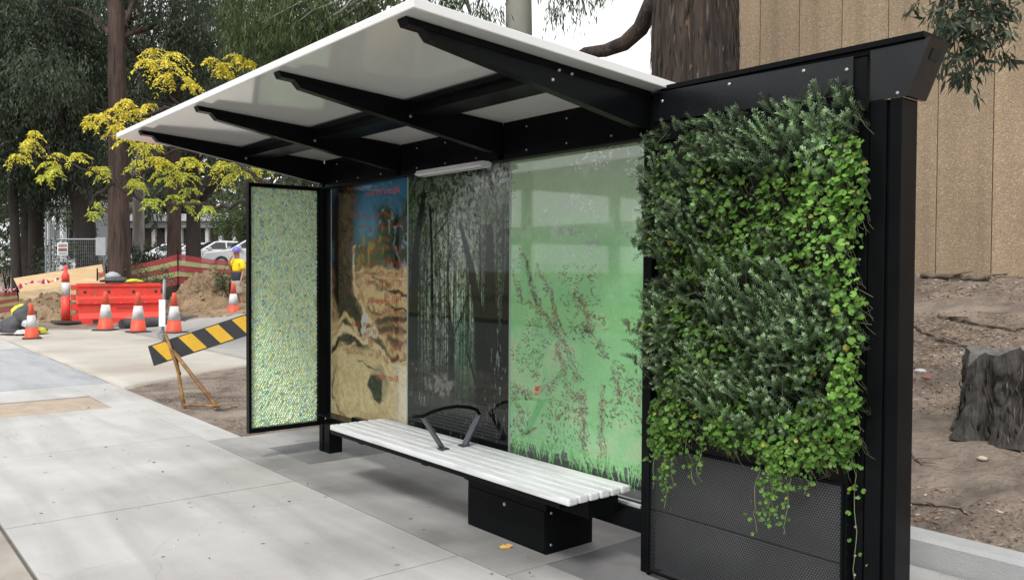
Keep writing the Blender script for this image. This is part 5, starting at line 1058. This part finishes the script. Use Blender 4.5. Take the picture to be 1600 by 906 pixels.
# plywood boards
plyd = mat('weathered_plywood', (0.36, 0.26, 0.15), (0.26, 0.185, 0.11), 2, 0.85, 0.1, 60, stretch=(1, 1, 9), c3=(0.44, 0.34, 0.21), s3=1.2)
def board(label, c4, th, mt=plym):
    P = [at(*c) for c in c4]; n = unit(np.cross(P[1]-P[0], P[3]-P[0])); o = P[0].copy(); V = [p-o for p in P]+[p-o+n*th for p in P]
    tag(MB().add(V, [(0, 1, 2, 3), (7, 6, 5, 4), (0, 4, 5, 1), (1, 5, 6, 2), (2, 6, 7, 3), (3, 7, 4, 0)]).build('plywood_sheet', mt, loc=o), label, 'board', 'plywood sheets at the trench')
board('upper plywood sheet leaning behind the delineator post', [(22, 436, 27.4), (36, 465, 26.8), (166, 444, 26.8), (160, 414, 27.4)], .04)
board('lower plywood sheet, propped below the upper one', [(26, 458, 26.7), (32, 492, 26.2), (164, 492, 26.2), (165, 440, 26.7)], .04, plyd)
# dirt piles and trench spoil
def pile(name, label, c, rx, ry, h, seed, mt=dirtm):
    n = 60; u, v = np.meshgrid(np.linspace(-1, 1, n), np.linspace(-1, 1, n), indexing='ij'); d = np.hypot(u, v); z = h*np.clip(1-d**1.5, 0, 1)*(.62+.76*fbm(u*3, v*3, 0, 4, seed))+.34*h*(fbm(u*9, v*9, 0, 4, seed+3)-.5)*(d < 1)-.06*sst(.85, 1.0, d)
    X = c[0]+u*rx; Y = c[1]+v*ry; zz = ground_z(X, Y)
    V = np.stack([u*rx, v*ry, z+zz-zz.min()], -1).reshape(-1, 3)
    tag(fastmesh(name, V, grid_faces(n, n), mt, smooth=True), label, 'dirt pile'); bpy.data.objects[-1] if 0 else None
    o = C.objects[-1]; o.location = (c[0], c[1], float(zz.min())); r_ = np.random.default_rng(seed); bv, bf = ball(6, 4); Vs = []; Fs = []; kk = 0
    for q in range(90):
        i_, j_ = r_.integers(4, n-4, 2)
        if d[i_, j_] > 1.0: continue
        s_ = r_.uniform(.02, .075); Vs.append(bv*s_*r_.uniform(.6, 1.3, (len(bv), 1))+V.reshape(n, n, 3)[i_, j_]); Fs.append(np.array(bf)+kk); kk += len(bv)
    tag(fastmesh('clods', np.vstack(Vs), np.vstack(Fs), mt, o), kind='stuff'); return o
pc = at(318, 478, 26.2); pile('dirt_pile', 'rounded mound of excavated sandy dirt right of the red barrier', pc, 1.3, 1.2, 1.15, 61)
pc = at(388, 470, 27.6); pile('dirt_pile', 'low dirt spoil behind the worker beside the netting', pc, 1.6, 1.4, .85, 62)
pc = at(85, 490, 25.4); pile('dirt_pile', 'rough trench spoil below the plywood sheets', pc, 1.7, 1.3, .70, 63)
pc = at(15, 490, 26); pile('dirt_pile', 'low brown spoil heap behind the bags at left edge', pc, 1.8, 1.5, .55, 64)
# long black drain pipe
a = onz(190, 507, .14); b2 = onz(352, 497, .14); e = unit(b2-a); o_ = a
rr = MB()
rr.tube([(0, 0, 0), (b2-a)*.25, (b2-a)*.5, (b2-a)*.75, (b2-a)], .13, 18); tag(rr.build('drain_pipe', pipem, loc=o_, smooth=False), 'long black drain pipe lying behind the cones', 'pipe')
# netting fence on star pickets
nf = empty('safety_netting', at(165, 470, 22)); tag(nf, 'red and lime striped safety netting strung between pickets', 'fence'); no = np.array(nf.location)
tops = [(152, 425, 26.9), (166, 421, 27.0), (278, 397, 28.0), (395, 410, 30), (470, 408, 31)]; bots = [(152, 462, 26.9), (166, 460, 27.0), (278, 445, 28.0), (395, 447, 30), (470, 448, 31)]
def netmat(nm, c1, c2):
    mt = mat(nm, c1, c2, 3, .8); n = mt.node_tree.nodes; l = mt.node_tree.links; b_ = n['Principled BSDF']; o = n['Material Output']; tr = n.new('ShaderNodeBsdfTransparent'); mx = n.new('ShaderNodeMixShader'); mx.inputs[0].default_value = .22
    l.new(b_.outputs[0], mx.inputs[1]); l.new(tr.outputs[0], mx.inputs[2]); l.new(mx.outputs[0], o.inputs[0]); return mt
netr = netmat('net_red', (.40, .05, .06), (.30, .04, .05)); netl = netmat('net_lime', (.42, .44, .20), (.36, .38, .16))
def netting(root, org, tops, bots, grp=''):
    A = np.array([at(*t_) for t_ in tops]); B = np.array([at(*b_) for b_ in bots]); ns = 14; k = len(A); t = np.linspace(0, k-1, (k-1)*ns+1); AA = np.stack([np.interp(t, range(k), A[:, i]) for i in range(3)], 1); BB = np.stack([np.interp(t, range(k), B[:, i]) for i in range(3)], 1)
    AA[:, 2] -= .05*abs(np.sin(t*math.pi)); bands = [0, .2, .36, .56, .72, 1.0]
    for s in range(5):
        f0, f1 = bands[s], bands[s+1]; V = []; wv = .03*np.sin(t*9+s)
        for f_ in (f0, (f0+f1)/2, f1): V.append(AA*(1-f_)+BB*f_+np.c_[wv*f_, wv*f_, 0*wv])
        n = len(t); V = np.vstack(V)-org; Q = [(r*n+i, r*n+i+1, (r+1)*n+i+1, (r+1)*n+i) for r in range(2) for i in range(n-1)]
        fastmesh('lime_band' if s in (1, 3) else 'red_band', V, np.array(Q), netl if s in (1, 3) else netr, root)
    for i in range(k): mb = MB().tube([B[i]-org-np.array([0, 0, .5]), A[i]-org+np.array([0, 0, .12])], .022, 6); mb.build('picket', blacksat, root)
netting(nf, no, tops, bots)
nf2 = empty('safety_netting', at(0, 480, 21)); tag(nf2, 'short length of red and lime netting at left photo edge', 'fence'); netting(nf2, np.array(nf2.location), [(-160, 445, 18), (-40, 452, 20.5), (27, 456, 22)], [(-160, 510, 18), (-40, 500, 20.5), (31, 482, 22)])
# bags
cloth_heap('tool_bags', 'heap of black, yellow and white bags lying beside the lone cone', 'bags', onz(16, 522, .05), .82, [(bagm, (-.15, .1, .18), (.42, .32, .30), 'black_bag'), (bagy, (-.22, .30, .50), (.16, .24, .30), 'yellow_panel'), (bagm, (-.05, .36, .45), (.26, .3, .30), 'black_bag'), (bagw, (.18, .45, .26), (.17, .2, .15), 'white_sack'), (bagm, (.0, .50, .05), (.32, .40, .16), 'black_bag'), (bagm, (-.35, -.15, .12), (.3, .25, .14), 'black_bag'), (bagy, (.12, .65, .06), (.16, .25, .13), 'yellow_panel'), (bagw, (.30, .25, .04), (.18, .2, .08), 'white_sack')], 44, 0)
# temporary fence with notices
tf = empty('temporary_fence', at(75, 440, 28)); tag(tf, 'grey wire temporary fence with two notices among the trunks', 'fence'); to = np.array(tf.location)
def bar(a, b_, r_, nm, mt=galv, par=tf, org=to): return MB().tube([a-org, b_-org], r_, 6).build(nm, mt, par)
for px in (72, 78, 84): bar(at(px, 430, 28), at(px, 345, 28), .035, 'fence_post')
bar(at(163, 425, 28.5), at(163, 370, 28.5), .03, 'fence_post'); bar(at(72, 374, 28), at(166, 374, 28.5), .03, 'top_rail')
mb = MB()
for k in range(26): f_ = k/25; mb.tube([at(84+80*f_, 374, 28+.5*f_)-to, at(84+80*f_, 424, 28+.5*f_)-to], .0035, 3, cap=False)
for k in range(9): mb.tube([at(84, 379+k*5.4, 28)-to, at(164, 379+k*5.4, 28.5)-to], .0035, 3, cap=False)
mb.build('wire_mesh', galv, tf)
def plate(px0, py0, px1, py1, D, nm, mt, par, org, dd=0): c = [at(px0, py0, D-dd), at(px0, py1, D-dd), at(px1, py1, D-dd), at(px1, py0, D-dd)]; n = unit(np.cross(c[1]-c[0], c[3]-c[0]))*.006; return MB().add([p-org for p in c]+[p-org+n for p in c], [(0, 1, 2, 3), (7, 6, 5, 4), (0, 4, 5, 1), (1, 5, 6, 2), (2, 6, 7, 3), (3, 7, 4, 0)]).build(nm, mt, par)
s1 = plate(89.5, 379, 106, 399, 27.9, 'notice_plate', paperm, tf, to)
for y0, y1, m_ in ((380.5, 382, signgrey), (383.5, 385, signred), (387.5, 389.5, signred), (390.5, 392, rubber), (394, 395, signgrey), (396, 397, signgrey)):
    plate(91, y0, 104.5, y1, 27.9, 'print_line', m_, s1, to, .02)
plate(149.5, 371, 165, 399, 27.9, 'notice_plate', signgrey, tf, to)
# striped board on its rusty trestle
st0 = onz(313, 640, 0.0); tr_ = empty('board_trestle', st0); tag(tr_, 'rusty steel trestle carrying the striped board, on bare soil', 'trestle'); so_ = st0
zb = lambda p: np.array([p[0], p[1], float(ground_z(p[0], p[1]))-.01])
L1 = zb(onz(288, 637)); L2 = zb(onz(343, 640)); apex = at(268, 545, 9.6); ap2 = at(264, 552, 9.55)
def tb(a, b_, r_, nm='leg', mt=rustm): return MB().tube([a-so_, (a+b_)/2-so_, b_-so_], r_, 8).build(nm, mt, tr_, smooth=True)
tb(L1, at(275, 560, 9.6), .022); tb(L2, apex, .022); tb(L1+np.array([0, 0, .05]), L2+np.array([0, 0, .05]), .012, 'brace')
tb(at(258, 520, 9.6), at(281, 585, 9.5), .018, 'upright'); tb(at(247, 522, 9.8), apex, .018, 'arm', galv)
pole = empty('marker_pole', at(256, 535, 9.7)); tag(pole, 'grey pole with a white paper tag above the trestle', 'pole'); po = np.array(pole.location)
MB().tube([at(262, 548, 9.7)-po, at(254, 520, 9.7)-po, at(256, 470, 9.7)-po, at(257, 436, 9.7)-po], .018, 8).build('shaft', galv, pole, smooth=True)
pt = plate(248.5, 468, 258.5, 510, 9.65, 'paper_tag', paperm, pole, po)
# hazard board: alternating slanted fields
a = at(236.5, 556, 9.62); b3 = at(236.5+310, 556-101, 9.35); ex = unit(b3-a); Lh = 2.05; upv = unit(np.cross(np.cross(ex, CU), ex)); ny = unit(np.cross(ex, upv)); w2 = .118
hb = empty('hazard_board', a); tag(hb, 'tilted black and yellow striped hazard board on the rusty trestle', 'hazard board')
def quad3(nm, pts2, mt, d0, d1):
    V = [ex*p[0]+upv*p[1]+ny*d0 for p in pts2]+[ex*p[0]+upv*p[1]+ny*d1 for p in pts2]; k = len(pts2)
    return MB().add(V, [tuple(range(k))[::-1], tuple(range(k, 2*k))]+[(i, (i+1) % k, k+(i+1) % k, k+i) for i in range(k)]).build(nm, mt, hb)
quad3('board_panel', [(0, -w2), (Lh, -w2), (Lh, w2), (0, w2)], signblk, -.012, .012)
for k in range(6):
    x0 = .05+k*.335
    for d0, d1 in ((.0125, .0145), (-.0145, -.0125)): quad3('yellow_field', [(x0+.13, -w2+.012), (min(Lh-.01, x0+.13+.165), -w2+.012), (min(Lh-.01, x0+.165), w2-.012), (x0, w2-.012)], signyel, d0, d1)
# ================================================================== WORKER
def person():
    g0 = at(371, 483, 24.5); g = np.array([g0[0], g0[1], g0[2]]); root = empty('person', g); tag(root, 'worker in yellow and navy shirt, shorts and blue hard hat, hand raised to face', 'person')
    face = math.atan2(CAM[1]-g[1], CAM[0]-g[0])
    root.rotation_euler = (0, 0, face+math.pi/2-.9)   # front is -Y in local space
    def skin(name, joints, edges, mt, root_i=0, sub=2):
        me = bpy.data.meshes.new(name); me.from_pydata([j[:3] for j in joints], edges, []); o = bpy.data.objects.new(name, me); C.objects.link(o); o.parent = root
        md = o.modifiers.new('s', 'SKIN'); md.use_smooth_shade = True; md.branch_smoothing = .4
        for i, j in enumerate(joints): w = me.skin_vertices[0].data[i]; w.radius = (j[3], j[4] if len(j) > 4 else j[3]); w.use_root = (i == root_i)
        s = o.modifiers.new('u', 'SUBSURF'); s.levels = s.render_levels = sub; me.materials.append(mt); return o
    J = [(0, 0, .95, .15, .11), (0, .01, 1.15, .15, .10), (0, .01, 1.36, .16, .11), (0, 0, 1.47, .06, .06), (0, -.015, 1.56, .075, .085), (0, -.02, 1.66, .085, .10), (0, -.02, 1.73, .06, .075),
         (-.10, 0, .88, .085, .09), (-.11, -.02, .48, .055, .06), (-.11, .02, .10, .038, .042), (-.11, -.04, .05, .04, .035), (-.115, -.14, .035, .035, .028),
         (.10, 0, .88, .085, .09), (.12, .03, .48, .055, .06), (.14, .07, .10, .038, .042), (.145, .02, .05, .04, .035), (.16, -.08, .035, .035, .028),
         (-.20, .0, 1.40, .055, .055), (-.25, .0, 1.13, .043, .043), (-.12, -.20, 1.33, .032, .032), (-.06, -.18, 1.50, .028, .035), (-.035, -.15, 1.56, .016, .022),
         (.20, .0, 1.40, .055, .055), (.25, .02, 1.12, .043, .043), (.25, -.06, .88, .032, .032), (.25, -.08, .80, .03, .02), (.25, -.09, .72, .014, .02)]
    E_ = [(0, 1), (1, 2), (2, 3), (3, 4), (4, 5), (5, 6), (0, 7), (7, 8), (8, 9), (9, 10), (10, 11), (0, 12), (12, 13), (13, 14), (14, 15), (15, 16), (2, 17), (17, 18), (18, 19), (19, 20), (20, 21), (2, 22), (22, 23), (23, 24), (24, 25), (25, 26)]
    skin('body', J, E_, skinm)
    sh_ = [(0, 0, 1.05, .20, .15), (0, .01, 1.22, .20, .145), (0, .01, 1.38, .20, .14), (0, 0, 1.49, .10, .09), (-.22, 0, 1.38, .095, .095), (-.255, 0, 1.14, .085, .085), (.22, 0, 1.38, .095, .095), (.255, .015, 1.14, .085, .085)]
    skin('shirt', sh_, [(0, 1), (1, 2), (2, 3), (2, 4), (4, 5), (2, 6), (6, 7)], yelm)
    skin('shirt_lower', [(0, 0, .76, .20, .15), (0, 0, .95, .195, .145), (0, 0, 1.14, .198, .148)], [(0, 1), (1, 2)], navym)
    skin('shorts', [(0, 0, .92, .185, .14), (0, 0, .80, .18, .14), (-.10, 0, .70, .125, .13), (-.115, -.01, .42, .125, .12), (.10, 0, .70, .125, .13), (.12, .02, .42, .125, .12)], [(0, 1), (1, 2), (2, 3), (1, 4), (4, 5)], khakim)
    for s, y in ((-.112, 0), (.145, .05)): skin('boot', [(s, y+.03, .16, .052, .055), (s, y+.02, .06, .055, .055), (s, y-.08, .045, .05, .042), (s, y-.14, .035, .04, .032)], [(0, 1), (1, 2), (2, 3)], bootm)
    hh = MB().lathe([(.128, 1.685), (.126, 1.72), (.112, 1.77), (.08, 1.81), (.03, 1.825), (.005, 1.826)], 20, (0, -.02, 0)).build('hard_hat', hatm, root, smooth=True)
    MB().lathe([(.128, 1.676), (.165, 1.678), (.163, 1.688), (.126, 1.690)], 20, (0, -.03, 0)).build('brim', pinkm, hh, smooth=True)
    for x in (-.032, .032): MB().add(ball(8, 6)[0]*.011+np.array([x, -.112, 1.635]), ball(8, 6)[1]).build('eye', rubber, root)
    MB().add([(-.014, -.105, 1.60), (.014, -.105, 1.60), (0, -.138, 1.602), (0, -.108, 1.645)], [(0, 1, 2), (0, 2, 3), (1, 3, 2), (0, 3, 1)]).build('nose', skinm, root)
    for k, (dx, L) in enumerate(((-.024, .05), (-.008, .058), (.008, .055), (.022, .044))): skin('finger', [(-.045+dx*.6, -.155, 1.545, .009), (-.040+dx*.5, -.150, 1.545+L*.5, .008), (-.03+dx*.5, -.135, 1.545+L, .007)], [(0, 1), (1, 2)], skinm, sub=1)
    for k, (dx, L) in enumerate(((-.03, .05), (-.012, .06), (.006, .058), (.024, .048))): skin('finger', [(.25, -.085+dx, .745, .009), (.248, -.09+dx, .745-L*.55, .008), (.242, -.095+dx, .745-L, .007)], [(0, 1), (1, 2)], skinm, sub=1)
    return g
pg = person()
pile('dirt_pile', 'flat soil hump under the worker', (pg[0]+.3, pg[1]-.2), 2.4, 2.2, max(.1, (pg[2]-float(ground_z(pg[0], pg[1])))*1.0), 66)
# ================================================================== PARKED CARS
def make_car(paint):
    r = empty('parked_car'); Wd = .86
    prof = [(-2.15, .32), (-2.18, .62), (-2.05, .80), (-1.15, .93), (-.95, .98), (1.55, 1.0), (2.05, .93), (2.16, .75), (2.16, .34), (1.85, .26), (-1.9, .26)]
    def wheelarch(mb):
        return mb
    b_ = MB().prism(prof, 1, -Wd, Wd).build('car_body', paint, r); m_ = b_.modifiers.new('b', 'BEVEL'); m_.width = .07; m_.segments = 3; m_.limit_method = 'ANGLE'
    cb = [(-.95, .97), (-.22, 1.40), (.25, 1.46), (1.05, 1.42), (1.75, .99)]; k = len(cb); V = [(x, -Wd*(.96 if z < 1.1 else .74), z) for x, z in cb]+[(x, Wd*(.96 if z < 1.1 else .74), z) for x, z in cb]
    cab = MB().add(V, [tuple(range(k))[::-1], tuple(range(k, 2*k))]+[(i, (i+1) % k, k+(i+1) % k, k+i) for i in range(k)]).build('cabin', paint, r); m_ = cab.modifiers.new('b', 'BEVEL'); m_.width = .04; m_.segments = 2; m_.limit_method = 'ANGLE'
    def win(nm, pts): return MB().add(pts, [tuple(range(len(pts)))]).build(nm, darkglass, r)
    def side(s, x0, x1, x2, x3): f = lambda z: s*(Wd*(.96-(z-.97)/(.45)*.22)+.012); return [(x0, f(1.02), 1.02), (x1, f(1.02), 1.02), (x2, f(1.36), 1.36), (x3, f(1.36), 1.36)]
    for s in (-1, 1):
        win('side_window', side(s, -.72, .28, .28, -.18)); win('side_window', side(s, .36, 1.42, 1.02, .36))
        for x in (-1.35, 1.32):
            w = MB().tube([(x, s*(Wd-.20), .32), (x, s*(Wd+.015), .32)], .32, 20).build('wheel', rubber, r); MB().tube([(x, s*(Wd+.0), .32), (x, s*(Wd+.022), .32)], .20, 14).build('rim', rimm, w)
        MB().box((-.62, s*(Wd*.9), 1.0), (-.48, s*(Wd+.16), 1.11), .02).build('mirror', paint, r)
        MB().box((-2.155, s*.45, .66), (-2.02, s*.78, .78), .02).build('headlight', alum, r); MB().box((2.10, s*.5, .72), (2.175, s*.8, .86), .02).build('tail_light', signred, r)
    win('windscreen', [(-.925, -.74, 1.01), (-.925, .74, 1.01), (-.285, .60, 1.39), (-.285, -.60, 1.39)]); win('rear_window', [(1.70, -.72, 1.04), (1.16, -.60, 1.385), (1.16, .60, 1.385), (1.70, .72, 1.04)])
    for v in cab.data.vertices: pass
    part('grille', rubber, r, (-2.195, -.45, .46), (-2.15, .45, .60)); return r
car0 = make_car(carwhite)
for i, (px, py, D, rz, lb, sc) in enumerate(((388, 421, 40, math.radians(78), 'white car parked nearest, right behind the worker', 1.0), (338, 420, 43, math.radians(84), 'white car parked second from the worker, behind the near-black trunk', 1.0), (300, 420, 46, math.radians(80), 'white car parked third from the worker, half hidden by the brown trunk', 1.0), (258, 419, 49, math.radians(82), 'white car parked farthest left, between the pale and brown trunks', 1.0))):
    o = car0 if i == 0 else copy_tree(car0); p = at(px, py, D); o.location = (p[0], p[1], p[2]-.02); o.rotation_euler = (0, 0, rz); tag(o, lb, 'car', 'white cars parked beyond the netting')
cp = at(335, 425, 44); cpk = MB().box((cp[0]-16, cp[1]-6, -.2), (cp[0]+9, cp[1]+30, cp[2]-.1)).build('car_park', asph); tag(cpk, kind='structure')
# ================================================================== BUILDINGS BEYOND
def low_building(label, px0, px1, D, zb, zt, cols, name='office_building', wallm=brownwall, trim=whitewall, dp=8):
    a = at(px0, 400, D); b_ = at(px1, 400, D*.98); e = unit(np.array([b_[0]-a[0], b_[1]-a[1], 0])); L = float(np.hypot(b_[0]-a[0], b_[1]-a[1])); root = empty(name, (a[0], a[1], zb), math.atan2(e[1], e[0])); tag(root, label, 'building', 'buildings beyond the trees')
    h = zt-zb; part('wall', wallm, root, (0, 1.0, 0), (L, dp, h)); part('roof', trim, root, (-.8, -.8, h), (L+.8, dp+.5, h+.55)); part('fascia', greywall, root, (-.5, -.5, h-.5), (L+.5, 1.0, h-.002)); part('base_wall', trim, root, (0, .4, 0), (L, .99, .7))
    for k in range(cols): x = L*(k+.5)/cols; part('column', trim, root, (x-.14, -.2, 0), (x+.14, .1, h-.5)); w = part('window', darkglass, root, (x+.3, .93, .95), (x+L/cols-.35, .995, h-.8)); part('window_frame', greywall, w, (x+L/cols*.5-.03, .90, .95), (x+L/cols*.5+.03, .929, h-.8))
    return root
low_building('long low brown office with white columns seen between the trunks', 170, 420, 66, 1.6, 5.2, 12)
low_building('pale grey weatherboard house seen left of the leaning trunk', 66, 112, 56, 1.2, 5.6, 2, 'weatherboard_house', greywall, whitewall, 4)
# across the street, mirrored in the glass
def street_block(label, x0, x1, y, h, name, wm, bands):
    root = empty(name, (x0, y, 0)); tag(root, label, 'building', 'buildings across the street'); L = x1-x0; part('wall', wm, root, (0, -10, 0), (L, 0, h)); part('parapet', whitewall, root, (-.3, -10.3, h), (L+.3, .3, h+.5))
    for z0, z1 in bands:
        n = int(L/3.2)
        for k in range(n): w = part('window', darkglass, root, (k*3.2+.3, .002, z0), (k*3.2+2.7, .04, z1)); part('window_frame', whitewall, w, (k*3.2+.25, .041, z0-.06), (k*3.2+2.75, .09, z0))
ck = empty('reflection_decks', (-30.5, -27, 0)); tag(ck, 'added open-deck concrete car park across the street, shaped to give bright bands in the glass', 'building', 'buildings across the street')  # made-up building, decks spaced so sky shows as bright bands in the glass
for z0, z1 in ((3.1, 3.95), (6.2, 7.05)):
    part('deck_slab', greywall, ck, (0, -15.7, z0), (21.5, -.3, z0+.35)); part('parapet', kerbm, ck, (-.3, -.295, z0-.1), (21.8, 0, z1)); part('parapet', kerbm, ck, (-.3, -16, z0-.1), (21.8, -15.705, z0+.2))
for k in range(4):
    for y in (-.75, -15.2): part('column', kerbm, ck, (k*6.9+.2, y-.2, -.1), (k*6.9+.65, y+.2, 6.19))
for k in range(4): part('low_wall', whitewall, ck, (k*5+.4, -.25, -.1), (k*5+4.6, -.05, 1.0))
street_block('grey two-storey block across the street reflected in glass', -92, -55, -30, 8, 'street_building', greywall, ((1.0, 2.8), (4.6, 6.4)))
for i, (x, y, s, lb) in enumerate(((-4.0, -15.5, 1.0, 'street tree across the road opposite the works'), (-23, -16.5, 1.1, 'taller street tree across the road, left of the opposite one'), (-33, -16, 1.0, 'street tree across the road farther up the street'), (-44, -17, 1.2, 'tall street tree far up the other side of the road'), (5.5, -16.5, 1.05, 'street tree across the road opposite the shelter'), (14, -16, 1.1, 'street tree across the road behind the viewpoint'))):
    b_ = np.array([x, y, -.05]); tree('street_tree', lb, [b_, b_+(0, 0, 1.5*s), b_+(.1, .1, 3.2*s), b_+(.2, 0, 5*s)], [.22, .19, .15, .08], barkD, [(b_+(dx*s, dy*s, dz*s), (1.5*s, 1.5*s, 1.1*s), 70) for dx, dy, dz in ((-1.2, 0, 4.6), (1.2, .4, 4.8), (0, -1, 5.4), (.2, 1.0, 5.0), (0, 0, 6.2))], (.32, .11, .5, GUM), 400+i, group='street trees across the road', twig=.6, per=10)
